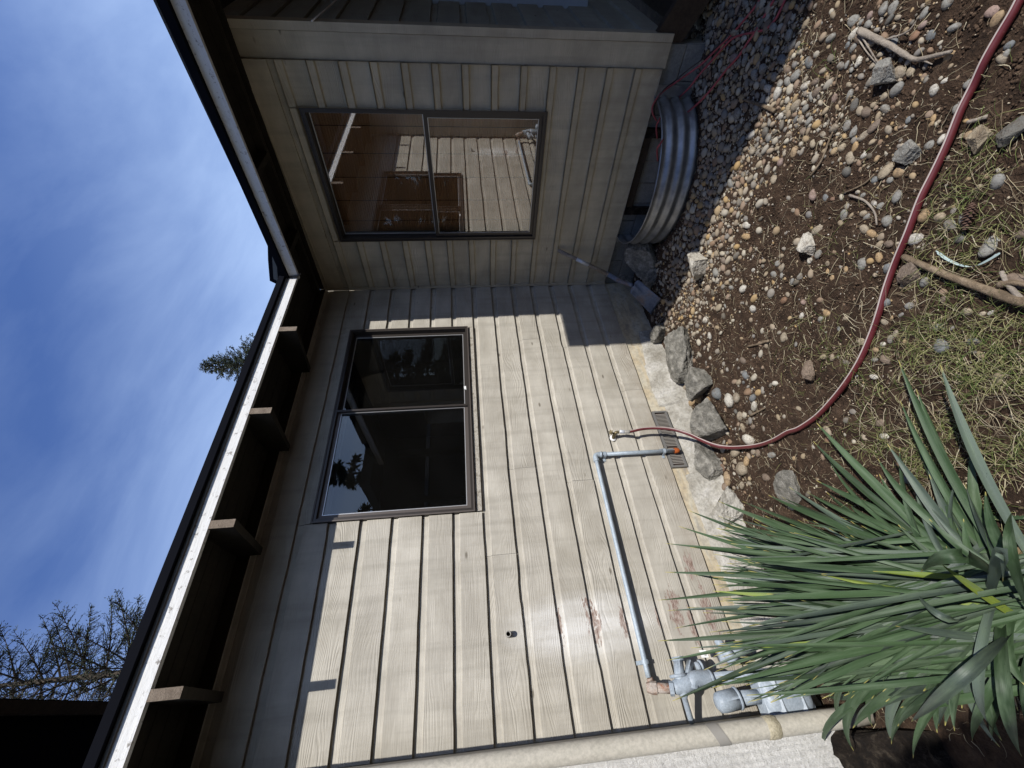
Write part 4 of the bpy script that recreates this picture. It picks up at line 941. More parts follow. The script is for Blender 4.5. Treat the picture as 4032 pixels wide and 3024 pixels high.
# concrete lumps by the wall: px centre, size, aspect, label
CH=[((2689,1392),140,(1.0,0.85,0.6),'concrete_chunk','largest broken concrete slab at the shadow edge by the foundation'),
    ((2774,1503),100,(1,0.8,0.6),'concrete_chunk','broken concrete lump just left of the largest slab'),
    ((2815,1668),138,(1.0,0.9,0.6),'concrete_chunk','flat grey concrete slab beside the hose and the river stones'),
    ((2812,1812),118,(1.0,0.45,0.75),'concrete_chunk','leaning concrete shard with dark face below the vent'),
    ((2609,1312),66,(1,0.6,0.7),'concrete_chunk','narrow pale shard against the foundation in the shade edge'),
    ((2560,1012),128,(1.0,0.85,0.7),'concrete_chunk','mossy concrete lump in the shade beside the window well'),
    ((2484,1082),74,(1,0.8,0.9),'concrete_chunk','rough pale rubble lump behind the shovel neck'),
    ((2560,1104),70,(1,0.6,0.6),'concrete_chunk','small shaded shard right of the shovel blade'),
    ((2492,1182),44,(1,0.8,0.8),'concrete_chunk','small rubble lump left of the shovel blade'),
    ((2763,1040),96,(1,0.75,0.8),'stone_white','pale lit rock with sparkling face beyond the shovel'),
    ((3487,297),84,(1,0.75,0.8),'stone_grey','angular pale rock beside the grey branch'),
    ((3582,601),60,(1,0.9,0.8),'stone_grey','blocky grey rock between branch and hose'),
    ((4000,520),66,(1,0.9,0.8),'stone_dark_grey','dark grey rock lump at the picture edge past the hose'),
    ((3114,1930),104,(1,0.8,0.25),'concrete_chunk','flat half buried stone behind the strap leaf tips'),
    ((3186,1459),56,(1,0.7,0.6),'stone_brown','small triangular brown rock in the middle of the soil'),
    ((3867,546),70,(1,0.85,0.7),'stone_tan','yellowish rock lump right of the hose'),
    ((3184,968),60,(1,0.8,0.7),'stone_white','chalky white angular stone in the bare soil'),
    ((3585,1088),64,(1,0.7,0.6),'stone_brown','brown and cream split rock by the driftwood stick end'),
    ((2880,2000),150,(1.0,0.7,0.6),'mortar_skirt','lump of spilled pale concrete beside the leaf tips')]
for k,((px,py),w,sc,mm,lab) in enumerate(CH):
    p=atg(px,py,0.01); s_=pxsize(px,py,w)/2; V_,F_=chunk_mesh(k*1.7+2,(sc[0],sc[1],sc[2]))
    me=bpy.data.meshes.new('rubble'); me.from_pydata((V_*s_*1.42).tolist(),[],F_.tolist()); me.materials.append(MATS[mm])
    o=bpy.data.objects.new('concrete_rubble' if 'oncrete' in lab or 'shard' in lab or 'rubble' in lab else 'rock',me); COL.objects.link(o)
    o.location=(p[0],p[1],p[2]+s_*sc[2]*0.35); o.rotation_euler=(random.uniform(-.3,.3),random.uniform(-.3,.3),random.uniform(0,6.28))
    tag(o,lab,'concrete rubble' if o.name.startswith('concrete') else 'rock'); placed.append((p[0],p[1],s_))
# river stones by hand: crop coordinates -> pixel, size, colour
HS=[]
HS+= [((2100+x/1.58,1000+y/1.58),w*1.12/1.58,c) for x,y,w,c in ((905,1010,60,'tan'),(990,920,52,'ochre'),(1330,1290,60,'ochre'),(1160,1330,52,'tan'),(1260,1290,40,'tan'),(1400,1240,50,'brown'),(885,780,38,'brown'),(945,830,42,'tan'),(975,838,50,'tan'),(1035,880,92,'ochre'),(1090,925,70,'ochre'),(1150,872,80,'blue_grey'),(1222,910,95,'white'),(1268,892,70,'tan'),(1262,980,42,'dark_grey'),(1378,950,62,'white'),(1310,1085,50,'tan'),(1262,1232,90,'tan'),(1300,1335,110,'tan'),(1212,1400,80,'ochre'),(1200,1462,95,'brown'),(1155,335,56,'tan'),(1197,325,30,'grey'),(877,375,30,'ochre'),(1312,215,50,'white'),(1235,210,36,'grey'),(1140,115,62,'grey'),(940,890,60,'grey'),(1290,1010,60,'tan'),(1370,1075,40,'brown'),(1350,1160,90,'white'),(1180,1330,44,'rust_brown'),(1130,1380,40,'rust_brown'),(1280,800,44,'tan'),(1310,800,30,'blue_grey'),(975,130,40,'tan'),(1185,40,46,'brown'),(850,510,40,'brown'),(805,580,30,'tan'),(1370,100,30,'white'),(1450,1390,60,'brown'),(1300,1440,50,'tan'),(1560,520,60,'tan'),(1500,130,50,'grey'),(1550,90,50,'tan'),(1075,410,50,'white'),(1100,510,44,'white'),(1370,345,50,'white'),(815,160,34,'tan'),(870,205,30,'tan'))]
HS+= [((3000+x/1.58,y/1.58),w/1.58,c) for x,y,w,c in ((575,130,80,'grey'),(620,138,42,'grey'),(668,152,58,'grey'),(760,55,78,'grey'),(820,50,74,'grey'),(675,100,52,'pink'),(578,212,70,'white'),(572,300,66,'grey'),(535,285,44,'blue_grey'),(610,375,58,'white'),(530,403,44,'grey'),(560,435,44,'grey'),(955,220,72,'rust_brown'),(1055,225,70,'blue_grey'),(1005,155,66,'pink'),(1012,85,60,'grey'),(1170,352,80,'ochre'),(1465,120,88,'ochre'),(1440,72,90,'pink'),(1155,20,80,'grey'),(1075,565,72,'white'),(700,788,84,'brown'),(655,700,78,'brown'),(775,680,70,'grey'),(578,655,80,'dark_grey'),(775,1065,106,'tan'),(870,1070,76,'ochre'),(847,1215,84,'grey'),(705,1118,50,'blue_grey'),(800,1120,56,'grey'),(400,470,44,'ochre'),(455,612,54,'pink'),(275,675,70,'grey'),(298,750,60,'grey'),(245,752,50,'tan'),(215,745,44,'blue_grey'),(402,1232,54,'blue_grey'),(446,1238,38,'rust_brown'),(78,1115,64,'tan'),(515,1340,60,'grey'),(657,1350,52,'grey'),(640,1425,64,'tan'),(690,1455,62,'ochre'),(965,1488,92,'white'),(1112,1350,86,'tan'),(1195,1310,52,'grey'),(1430,1530,124,'grey'),(1470,1135,96,'grey'),(302,1618,44,'white'),(630,1640,64,'grey'),(600,390,50,'white'),(860,450,80,'tan'),(1300,840,60,'ochre'),(1250,845,40,'tan'),(1125,865,66,'white'),(1300,520,76,'grey'),(500,920,54,'tan'),(640,965,50,'white'),(720,985,50,'ochre'),(1210,680,60,'grey'),(1070,735,46,'ochre'),(1057,775,42,'ochre'),(915,745,46,'blue_grey'),(790,810,62,'tan'),(745,820,36,'tan'),(845,800,36,'ochre'),(1150,500,48,'white'),(240,325,46,'tan'),(185,330,40,'ochre'),(120,725,54,'white'),(320,895,56,'tan'),(385,835,52,'tan'),(260,820,62,'brown'),(345,575,72,'brown'),(310,600,56,'grey'),(165,435,60,'brown'),(215,470,76,'grey'),(165,510,70,'grey'),(545,530,44,'tan'),(850,110,46,'tan'),(800,120,60,'dark_grey'),(700,400,60,'tan'),(740,340,50,'tan'),(1500,370,76,'tan'),(1540,285,64,'blue_grey'),(1520,345,60,'grey'),(1400,1100,46,'ochre'),(1350,1165,44,'tan'),(745,1280,56,'grey'),(700,1265,44,'white'),(630,1215,40,'grey'),(635,1330,50,'tan'))]
HS+= [((3000+x/1.58,1000+y/1.58),w/1.58,c) for x,y,w,c in ((630,62,78,'grey'),(300,40,44,'white'),(245,138,52,'grey'),(190,170,46,'grey'),(440,150,44,'ochre'),(412,108,40,'ochre'),(412,62,40,'tan'),(525,95,46,'ochre'),(145,520,62,'tan'),(367,405,46,'grey'),(625,545,56,'tan'),(710,597,52,'ochre'),(705,657,46,'grey'),(700,765,46,'white'),(745,1050,72,'brown'),(765,1132,62,'white'),(415,1157,66,'rust_brown'),(412,1105,66,'tan'),(922,322,56,'grey'),(1430,365,40,'white'),(80,130,56,'grey'),(125,135,42,'grey'),(85,805,46,'white'),(250,385,44,'white'),(525,398,42,'tan'),(485,465,40,'grey'),(400,485,28,'grey'),(835,495,48,'tan'),(765,425,46,'tan'),(755,562,44,'white'),(585,755,40,'white'),(260,300,44,'pink'),(790,95,70,'blue_grey'),(215,560,36,'grey'),(30,575,34,'tan'),(1105,455,66,'grey'),(100,60,50,'grey'),(120,85,50,'tan'),(870,380,44,'grey'),(810,398,34,'ochre'),(65,1250,60,'grey'),(1130,280,50,'brown'))]
seen={}
for (px,py),w,c in HS:
    p=atg(px,py,0.0); put_pebble(p, max(0.012,pxsize(px,py,w)*1.05), c, flat=random.uniform(0.85,1.1))
# scatter of the remaining pebbles: density follows where gravel lies
def dens(px,py):
    def gs(x,y,cx,cy,sx_,sy_,rot=0):
        c,s_=math.cos(rot),math.sin(rot); u=(x-cx)*c+(y-cy)*s_; v=-(x-cx)*s_+(y-cy)*c; return np.exp(-(u/sx_)**2-(v/sy_)**2)
    P_=np.stack([px,py],0)
    d=1.5*gs(px,py,2860,520,120,520,0.26)+1.3*gs(px,py,2900,260,190,330,0.2)+0.9*gs(px,py,3060,420,150,230,0.3)+0.35*gs(px,py,3440,150,200,150)+0.30*gs(px,py,3200,430,170,190)+0.16*gs(px,py,3470,480,160,280)
    d=d*(1-0.93*np.clip(gs(px,py,3150,830,170,260)*1.5,0,1))*(1-0.75*np.clip(gs(px,py,3280,190,110,200)*1.4,0,1))
    d=d+0.05*gs(px,py,2950,1050,200,330)+0.05*gs(px,py,3560,850,320,400)+0.010+0.10*gs(px,py,2720,1150,90,200)+0.16*gs(px,py,2900,1750,70,250,0.2)
    return d
M_=60000
cx=rng.uniform(-3.3,0.3,M_); cy=rng.uniform(-2.45,-0.04,M_); cz=gh(cx,cy)
P3=np.stack([cx,cy,cz],1); d_=P3-CAM; zc=d_@fw; pxs=2016-(d_@up)/zc*F_PX; pys=3024-(1512+(d_@rt)/zc*F_PX)
ok=(zc>0.2)&(pxs<4250)&(pys>-200)&(pys<3000)&(cz>-0.6)&(((cx/0.50)**2+((cy+1.03)/0.58)**2)>1)&(cy<-0.05)
dd=dens(pxs,pys)*(ok); keep=rng.random(M_)<np.clip(dd,0,1)*0.42
idx=np.nonzero(keep)[0]; szs=np.clip(rng.lognormal(math.log(0.030),0.33,len(idx)),0.014,0.058); order=np.argsort(-szs)
grid={}; acc=[]
def free(x,y,r_):
    gx_,gy_=int(x//0.06),int(y//0.06)
    for a in (-1,0,1):
        for b in (-1,0,1):
            for (X_,Y_,R_) in grid.get((gx_+a,gy_+b),()):
                if (x-X_)**2+(y-Y_)**2 < (0.78*(r_+R_))**2: return False
    return True
def reg(x,y,r_): grid.setdefault((int(x//0.06),int(y//0.06)),[]).append((x,y,r_))
for x,y,r_ in placed: reg(x,y,r_)
for o_ in order:
    i_=idx[o_]; r_=szs[o_]/2
    if free(cx[i_],cy[i_],r_): reg(cx[i_],cy[i_],r_); acc.append((cx[i_],cy[i_],szs[o_]))
acc.sort(key=lambda a:-a[2]/max(0.5,project((a[0],a[1],GZ))[2]))
nleft=max(0,292-len(HS)); pal=['grey']*8+['blue_grey']*3+['tan']*5+['ochre']*2+['white']*2+['pink']+['brown']*3+['dark_grey']*2+['rust_brown']
for x,y,s_ in acc[:nleft]: put_pebble((x,y,ghs(x,y)),s_,random.choice(pal))
def scatter(name, pts, sizes, base, m, label, flat=(0.45,0.7), lift=0.12, seed=1, parent=None, vari=0.16):
    V_,F_=base; n=len(pts); r_=np.random.default_rng(seed); k=len(V_); 
    var=[V_*(1+vari*n3(V_,1.3,9.1*q))[:,None] for q in range(8)]
    pick=r_.integers(0,8,n); VV=np.stack(var)[pick]
    sc=np.stack([sizes/2*r_.uniform(0.9,1.2,n),sizes/2*r_.uniform(0.65,0.95,n),sizes/2*r_.uniform(*flat,n)],1); VV=VV*sc[:,None,:]
    a=r_.uniform(0,6.28,n); tx=r_.uniform(-.5,.5,n); ca,sa=np.cos(a),np.sin(a)
    y_=VV[:,:,1]*np.cos(tx)[:,None]-VV[:,:,2]*np.sin(tx)[:,None]; z_=VV[:,:,1]*np.sin(tx)[:,None]+VV[:,:,2]*np.cos(tx)[:,None]; x_=VV[:,:,0]
    X_=x_*ca[:,None]-y_*sa[:,None]; Y_=x_*sa[:,None]+y_*ca[:,None]
    out=np.stack([X_+pts[:,0][:,None],Y_+pts[:,1][:,None],z_+(pts[:,2]+sizes*lift*0.5)[:,None]],2).reshape(-1,3)
    Fc=(F_[None,:,:]+(np.arange(n)*k)[:,None,None]).reshape(-1,F_.shape[1]); tone=np.repeat(r_.random(n),k)
    o=np_mesh(name,out,Fc,m,tone,'stuff',smooth=True,parent=parent); tag(o,label); return o
rest=np.array([(x,y,ghs(x,y),s_) for x,y,s_ in acc[nleft:]])
o=scatter('gravel',rest[:,:3],rest[:,3],I2,'gravel','mixed river gravel banked under the shaded wall and thinning over the soil')
# extra small gravel filling the gaps in the bed
def more(n, mul, smin, smax, base_only=None):
    x=rng.uniform(-3.3,0.3,n); y=rng.uniform(-2.45,-0.04,n); z=gh(x,y); P_=np.stack([x,y,z],1); d=P_-CAM; zc=d@fw; px=2016-(d@up)/zc*F_PX; py=3024-(1512+(d@rt)/zc*F_PX)
    ok=(zc>0.2)&(px<4200)&(py>-150)&(z>-0.6)&(((x/0.48)**2+((y+1.03)/0.56)**2)>1)
    w=np.clip(dens(px,py)*mul if base_only is None else base_only(px,py),0,1)*ok; k=rng.random(n)<w
    return P_[k], rng.uniform(smin,smax,k.sum())
pa,sa_=more(34000,1.4,0.008,0.020); scatter('fine_gravel',pa,sa_,I1,'gravel','small gravel between the river pebbles',seed=3)
pa,sa_=more(15000,1,0.003,0.0095,lambda px,py:0.22+0.5*np.exp(-((px-2950)/420.)**2-((py-1050)/430.)**2)+0.2*np.exp(-((px-3300)/300)**2)); scatter('grit',pa,sa_,I1,'grit','pale grit and stone chips strewn over the soil',seed=4,vari=0.5)
pa,sa_=more(70000,1,0.004,0.014,lambda px,py:0.62+0*px); scatter('soil_crumbs',pa,sa_,ico(1),'clod','dark crumbly soil clods',seed=5,flat=(0.6,0.95),vari=0.6)

# ------------------------------------------------------------------ straw, twigs, grass
def strands(name, P0, length, ang, rise, curl, rad, m, label, seg=4, seed=1, tone=None, kinkv=0.25):
    n=len(P0); r_=np.random.default_rng(seed); ts=np.linspace(0,1,seg+1)
    cxn=[P0]; a=ang.copy(); el=rise.copy(); P_=P0.copy()
    pts=[P_.copy()]
    for s_ in range(seg):
        st=(length/seg)[:,None]*np.stack([np.cos(a)*np.cos(el),np.sin(a)*np.cos(el),np.sin(el)],1); P_=P_+st; pts.append(P_.copy()); a=a+curl*r_.normal(size=n)+0; el=el-kinkv*r_.random(n)
    pts=np.stack(pts,1)                                   # n, seg+1, 3
    g_=gh(pts[:,:,0].ravel(),pts[:,:,1].ravel()).reshape(n,seg+1); pts[:,:,2]=np.maximum(pts[:,:,2],g_+0.003)
    tap=np.linspace(1,0.35,seg+1); side=np.stack([-np.sin(ang),np.cos(ang),np.zeros(n)],1)
    ring=[]
    for k in range(3):
        t_=2*math.pi*k/3; ring.append(pts+(side[:,None,:]*math.cos(t_)+np.array([0,0,1.0])*math.sin(t_))*(rad[:,None]*tap[None,:])[:,:,None])
    R_=np.stack(ring,2); K=(seg+1)*3; V_=R_.reshape(-1,3)
    f=[]
    for s_ in range(seg):
        for k in range(3): f.append((s_*3+k,s_*3+(k+1)%3,(s_+1)*3+(k+1)%3,(s_+1)*3+k))
    F_=(np.array(f)[None]+(np.arange(n)*K)[:,None,None]).reshape(-1,4)
    tn=np.repeat(r_.random(n) if tone is None else tone,K); o=np_mesh(name,V_,F_,m,tn,'stuff'); tag(o,label); return o
def spots(n, wf):
    x=rng.uniform(-3.4,0.1,n); y=rng.uniform(-2.5,-0.03,n); z=gh(x,y); P_=np.stack([x,y,z+0.004],1); d=P_-CAM; zc=d@fw; px=2016-(d@up)/zc*F_PX; py=3024-(1512+(d@rt)/zc*F_PX)
    ok=(zc>0.2)&(px<4300)&(py>-150)&(z>-0.6); k=rng.random(n)<np.clip(wf(px,py),0,1)*ok; return P_[k]
GR=lambda px,py: np.clip(1.4*np.exp(-((px-3850)/300.)**2-((py-1650)/330.)**2)+0.5*np.exp(-((px-3950)/260.)**2-((py-900)/330.)**2)+0.24*np.exp(-((px-3450)/260.)**2-((py-1250)/260.)**2)+0.16*np.exp(-((px-3180)/130.)**2-((py-150)/110.)**2),0,1)
clump=lambda P_: np.clip(fbm(P_[:,0]*7,P_[:,1]*7,3)*2.6+0.62,0,1)
P0=spots(120000,GR); P0=P0[rng.random(len(P0))<clump(P0)]
n=len(P0); strands('grass',P0,rng.uniform(0.03,0.085,n),rng.uniform(0,6.28,n),rng.uniform(0.15,1.1,n),0.25,rng.uniform(0.0007,0.0013,n),'grass_blade','short thin green and straw coloured grass near the strap leaves',seg=4,seed=6,tone=np.clip(rng.beta(2.0,1.35,n),0,1),kinkv=0.5)
P0=spots(14000,lambda a,b:0.85*GR(a,b)); n=len(P0)
strands('dry_straw',P0,rng.uniform(0.05,0.16,n),rng.uniform(0,6.28,n),rng.uniform(0.0,0.35,n),0.20,rng.uniform(0.0007,0.0015,n),'straw','tangled dry straw stems lying over the grass',seg=6,seed=7,kinkv=0.12)
P0=spots(12000,lambda a,b:0.16+0.30*np.exp(-((a-3400)/500.)**2)); n=len(P0)
strands('twig_litter',P0,rng.uniform(0.02,0.09,n),rng.uniform(0,6.28,n),rng.uniform(0.0,0.2,n),0.35,rng.uniform(0.0006,0.0016,n),'straw','fine twigs and rootlets littering the soil',seg=5,seed=8,kinkv=0.06)

def stick(pxs_, r0, r1, m, name, lab, cat, lift=0.012, extra=()):
    pts=[atg(x,y,lift) for x,y in pxs_]; pth_=bez(pts,6); k=len(pth_)
    rs_=[(r0+(r1-r0)*i_/(k-1))*(1+0.22*vnoise(i_*0.9,r0*999)) for i_ in range(k)]
    base=empty(name,tuple(pts[0]),lab,cat)
    MB().tube(pth_,rs_,10).build('stem',m,base,True)
    for e_ in extra:
        q=[atg(x,y,lift) for x,y in e_]; MB().tube(bez(q,4),[r1*0.8*(1-0.6*i_/(4*(len(q)-1))) for i_ in range(4*(len(q)-1)+1)],6).build('side_twig',m,base,True)
    return base
kA=lambda x,y:(3000+x/1.58,1000+y/1.58); kB=lambda x,y:(3000+x/1.58,y/1.58); kC=lambda x,y:(2300+x/1.58,y/1.58)
stick([kA(880,15),kA(1050,90),kA(1200,150),kA(1400,225),kA(1590,290),kA(1690,310)],0.0095,0.015,'bark','driftwood_stick','thick peeled brown stick resting against the hose','stick',0.02,[[kA(1480,190),kA(1560,180),kA(1680,200)]])
stick([kB(605,190),kB(700,235),kB(800,285),kB(880,335),kB(960,370),kB(1080,345),kB(1180,320)],0.013,0.005,'grey_wood','branch','gnarled grey branch lying in the pebbles right of the hose','branch',0.02,[[kB(960,370),kB(1010,380),kB(1060,400)],[kB(605,200),kB(660,290),kB(730,400)],[kB(760,250),kB(900,200),kB(960,130)]])
stick([kC(990,620),kC(1090,650),kC(1185,690)],0.006,0.010,'bark','stick','short forked brown stick at the shadow line in the gravel','stick',0.014)
stick([kB(550,590),kB(470,760),kB(420,870),kB(370,1000),kB(298,1100)],0.0035,0.005,'bark','root','thin dark root snaking through the sunlit pebbles','root',0.008)
stick([kB(700,1085),kB(640,1140),kB(560,1180),kB(470,1212)],0.004,0.0025,'bark','twig','curved brown twig left of the tan pebbles','twig',0.008)
stick([kB(545,1215),kB(640,1250),kB(700,1320),kB(715,1400)],0.005,0.003,'grey_wood','twig','pale bent twig among the ochre stones','twig',0.008)
stick([kC(660,1170),kC(640,1290),kC(620,1400),kC(565,1580)],0.004,0.005,'bark','twig','long brown twig in the shade below the window well','twig',0.01)
stick([k3(1335,575),k3(1400,560),k3(1465,540)],0.006,0.006,'bark','stick','short reddish stick on bare soil near the foundation','stick',0.01)
stick([k3(1350,1005),k3(1400,980),k3(1440,958)],0.006,0.005,'bark','stick','stubby brown stick above the hose bend','stick',0.01)
stick([kB(1280,760),kB(1340,745),kB(1400,725)],0.006,0.006,'grey_wood','stick','short sawn grey stick beside the hose','stick',0.01)
stick([kA(0,545),kA(40,540)],0.005,0.005,'bark','stick','tiny brown stick lying on the soil midway to the driftwood','stick',0.01)
stick([k3(920,225),k3(1000,330),k3(1080,400),k3(1130,470),k3(1140,545)],0.0022,0.0016,'bark','root','long thin root curving from the shovel into the sun','root',0.008)
stick([kB(490,325),kB(475,430),kB(458,525)],0.0028,0.002,'bark','twig','straight thin red-brown twig among the shaded gravel','twig',0.008)
stick([kB(590,225),kB(650,320),kB(720,400)],0.0028,0.002,'grey_wood','twig','pale straw twig crossing the white pebbles','twig',0.012)
stick([kA(1490,110),kA(1540,200),kA(1631,300)],0.006,0.008,'grey_wood','stick','pale twisted stick at the picture edge beyond the driftwood','stick',0.02)
b=MB(); pts=bez([atg(*q,0.012) for q in (kA(1085,-20),kA(1150,30),kA(1240,70),kA(1330,75),kA(1440,20),kA(1480,-10))],6); vs=[];fs=[]
for i_,p_ in enumerate(pts): d_=0.0042*(1 if 1<i_<len(pts)-2 else 0.3); vs += [p_+np.array([d_,d_,0.002]),p_-np.array([d_,d_,0.0])]
for i_ in range(len(pts)-1): fs.append((2*i_,2*i_+1,2*i_+3,2*i_+2))
o=b.add(vs,fs).build('plastic_strip','plastic_strip',None,org=pts[0]); tag(o,'pale green plastic strip curled on the grass beside the driftwood','plastic strip')
pc=atg(*kB(1290,1340),0.018); cone=empty('pine_cone',tuple(pc),'brown pine cone lying in the dry grass past the hose','pine cone')
ax_=np.array([-0.6,0.75,0.1]); ax_/=np.linalg.norm(ax_); u_=np.cross(ax_,[0,0,1]); u_/=np.linalg.norm(u_); w_=np.cross(ax_,u_); b=MB()
for i_ in range(64):
    t_=i_/63; a=i_*2.4; r_=0.017*math.sin(math.pi*(0.12+0.80*t_)); c0=np.array(pc)+ax_*(t_-0.5)*0.075; o_=u_*math.cos(a)+w_*math.sin(a); s_=np.cross(ax_,o_)*0.006
    b.add([c0+o_*r_*0.3-s_,c0+o_*r_*0.3+s_,c0+o_*r_*1.2+s_*0.7+ax_*0.006,c0+o_*r_*1.2-s_*0.7+ax_*0.006,c0+o_*r_*0.5-ax_*0.002],[(0,1,2,3),(3,2,4),(0,3,4),(1,4,2)])
b.build('scales','cone_brown',cone); MB().tube([np.array(pc)-ax_*0.036,pc,np.array(pc)+ax_*0.036],[0.004,0.011,0.004],8).build('core','cone_brown',cone)

# ------------------------------------------------------------------ strap leaf plant
plant = empty('strap_leaf_plant', (-3.05,-1.2,-0.3), 'large clump of long blue green strap leaves at the foot of the downspout', 'plant')
NL=[0]
def leaf(p0, p2, w, m, bow=0.18, sag=0.0, fold=0.42, roll=None, crook=None, join=None):
    w*=0.76
    p0=np.array(p0,float); p2=np.array(p2,float); ln=np.linalg.norm(p2-p0)
    mid=0.5*(p0+p2)+np.array([0,0,1.0])*bow*ln+rng.normal(size=3)*0.018*ln
    if crook is not None: mid=np.array(crook)
    n=14; T_=[]
    pts=[(1-t)**2*p0+2*t*(1-t)*mid+t*t*p2 for t in np.linspace(0,1,n+1)]
    vs=[];fs=[];uv=[]; ro=random.uniform(-0.9,0.9) if roll is None else roll
    for i_,p_ in enumerate(pts):
        t=i_/n; T=pts[min(i_+1,n)]-pts[max(i_-1,0)]; T/=np.linalg.norm(T)
        v=CAM*0.35+np.array([-2.6,-2.2,2.2])*0.65-p_; v/=np.linalg.norm(v); s_=np.cross(T,v); s_/=max(1e-6,np.linalg.norm(s_)); nn=np.cross(s_,T)
        a=ro*(0.6+0.4*t); s2=s_*math.cos(a)+nn*math.sin(a); n2=np.cross(s2,T)
        ww=w*(0.60+0.42*math.sin(math.pi*min(1,0.05+t*0.75)))*(1-max(0,(t-0.5)/0.5)**2.0)*0.5+0.0006
        for k,u in enumerate((-1,-0.5,0,0.5,1)): vs.append(p_+s2*ww*u+n2*(fold*ww*abs(u))); uv.append(((u+1)/2,t))
    for i_ in range(n):
        for k in range(4): a=i_*5+k; fs.append((a,a+1,a+6,a+5))
    if join is not None:
        o_=len(join['v']); join['v']+=vs; join['uv']+=uv; join['f']+=[tuple(q+o_ for q in f) for f in fs]; join['m']+=[m]*len(fs); join['t']+=[random.random()]*len(vs); return None
    NL[0]+=1
    return MB().add(vs,fs,uv).build('leaf',m,plant,True,uv=True)
PB=np.array([-3.05,-1.215,-0.27])
def basept(s=0.07): return PB+np.array([rng.normal()*s,rng.normal()*s,0])
k4=lambda x,y:(2100+x/1.58,1974+y/1.58); k5=lambda x,y:(3000+x/1.58,1974+y/1.58)
tips=[(k4(960,55),-.45,'g'),(k4(905,155),-.5,'g'),(k4(820,262),-.55,'g'),(k4(820,440),-.6,'g'),(k4(975,285),-.5,'g'),(k4(975,450),-.55,'g'),(k4(775,615),-.6,'g'),(k4(835,680),-.6,'b'),
 (k4(880,790),-.62,'g'),(k4(775,868),-.65,'g'),(k4(980,912),-.62,'b'),(k4(830,990),-.66,'g'),(k4(865,1243),-.7,'g'),(k4(1270,845),-.5,'b'),(k4(1155,0),-.4,'g'),(k4(1150,205),-.5,'g'),
 (k4(1115,210),-.45,'b'),(k4(1300,0),-.4,'g'),(k4(1210,630),-.6,'g'),(k4(1370,120),-.45,'g'),(k4(1075,450),-.55,'g'),(k4(1170,430),-.5,'b'),(k4(955,660),-.6,'g'),(k4(1060,1050),-.7,'b'),
 (k4(1280,855),-.62,'b'),(k4(1150,90),-.4,'g'),(k4(1440,1195),-.75,'b'),(k4(1440,90),-.5,'g')]
for (q,yv,c) in tips:
    leaf(basept(), at(*q,1,yv+random.uniform(-.03,.03)), random.uniform(0.026,0.036), 'leaf_green' if c=='g' else 'leaf_blue', bow=random.uniform(0.02,0.09))
low=[(kA(40,1500),.10,'g'),(kA(120,1510),.08,'g'),(kA(340,1410),.12,'g'),(kA(320,1165),.10,'g'),(kA(340,1050),.12,'g'),(kA(480,1310),.07,'g'),(kA(780,1180),.15,'b'),(kA(860,910),.10,'g'),
 (kA(850,660),.12,'g'),(kA(1110,690),.16,'b'),(kA(970,1215),.04,'g'),(kA(1040,1370),.10,'b'),(kA(560,1400),.02,'g'),(kA(170,1450),.10,'b'),(kA(400,1480),.02,'g'),(kA(280,1480),.05,'g'),(kA(730,1370),.04,'g'),(kA(960,840),.08,'g')]
for (q,zz_,c) in low:
    leaf(basept(), at(*q,2,GZ+zz_), random.uniform(0.030,0.042), 'leaf_green' if c=='g' else 'leaf_blue', bow=random.uniform(0.05,0.14))
inner=[(k5(540,770),.32,'l'),(k5(720,820),.36,'l'),(k5(720,895),.36,'l'),(k5(370,455),.40,'l'),(k5(190,540),.40,'g'),(k5(690,435),.36,'l'),(k5(1120,395),.34,'l'),(k5(300,985),.42,'g'),(k5(600,1005),.34,'g'),(k5(560,840),.36,'g'),(k5(90,940),.44,'l'),(k5(480,580),.42,'b'),(k5(370,450),.44,'b'),(k5(830,775),.45,'b'),(k5(440,640),.42,'b'),(k5(100,770),.36,'g'),(k5(130,290),.36,'g'),(k5(200,195),.30,'l'),(k5(490,570),.3,'g')]
for (q,zz_,c) in inner:
    leaf(basept(0.05), at(*q,2,GZ+zz_), random.uniform(0.024,0.034), {'g':'leaf_green','b':'leaf_blue','l':'leaf_lime'}[c], bow=random.uniform(0.03,0.08))
# broad arching leaves that bend back towards the lens and to the ground
def P(q,z): return at(*q,2,GZ+z)
arch=[(k5(405,1040),.10,k5(850,1180),.42,'g',0.046),(k5(400,1210),.06,k5(760,1250),.38,'g',0.046),(k5(835,1120),.12,k5(1150,1150),.34,'g',0.05),(k5(600,1000),.10,k5(1000,1000),.42,'b',0.04),
 (k5(930,1370),.20,k5(1250,1090),.62,'b',0.045),(k5(1310,1490),.02,k5(1340,1250),.30,'g',0.04),(k5(1020,1250),.10,k5(1090,1050),.34,'g',0.036),(k5(990,440),.36,k5(1250,270),.58,'g',0.052),
 (k5(1500,500),.30,k5(1560,150),.5,'b',0.05),(k5(1560,60),.16,k5(1500,300),.42,'g',0.04),(k5(750,320),.10,k5(860,420),.24,'l',0.02),(k5(945,550),.26,k5(1200,800),.44,'b',0.03),
 (k5(1620,1590),.10,k5(1500,1250),.42,'g',0.046),(k5(1440,1420),.10,k5(1300,1150),.42,'b',0.040),(k5(1100,1400),.06,k5(1180,1150),.30,'b',0.036),(k5(560,20),.04,k5(620,120),.16,'g',0.03)]
for (q,z0,cq,z1,c,w) in arch:
    p2=P(q,z0); mid=P(cq,z1); leaf(basept(0.05), p2, w*0.8, {'g':'leaf_green','b':'leaf_blue','l':'leaf_lime'}[c], crook=mid+ (mid-0.5*(PB+p2))*0.3, roll=random.uniform(-.3,.3))
JN={'v':[],'f':[],'uv':[],'m':[],'t':[]}
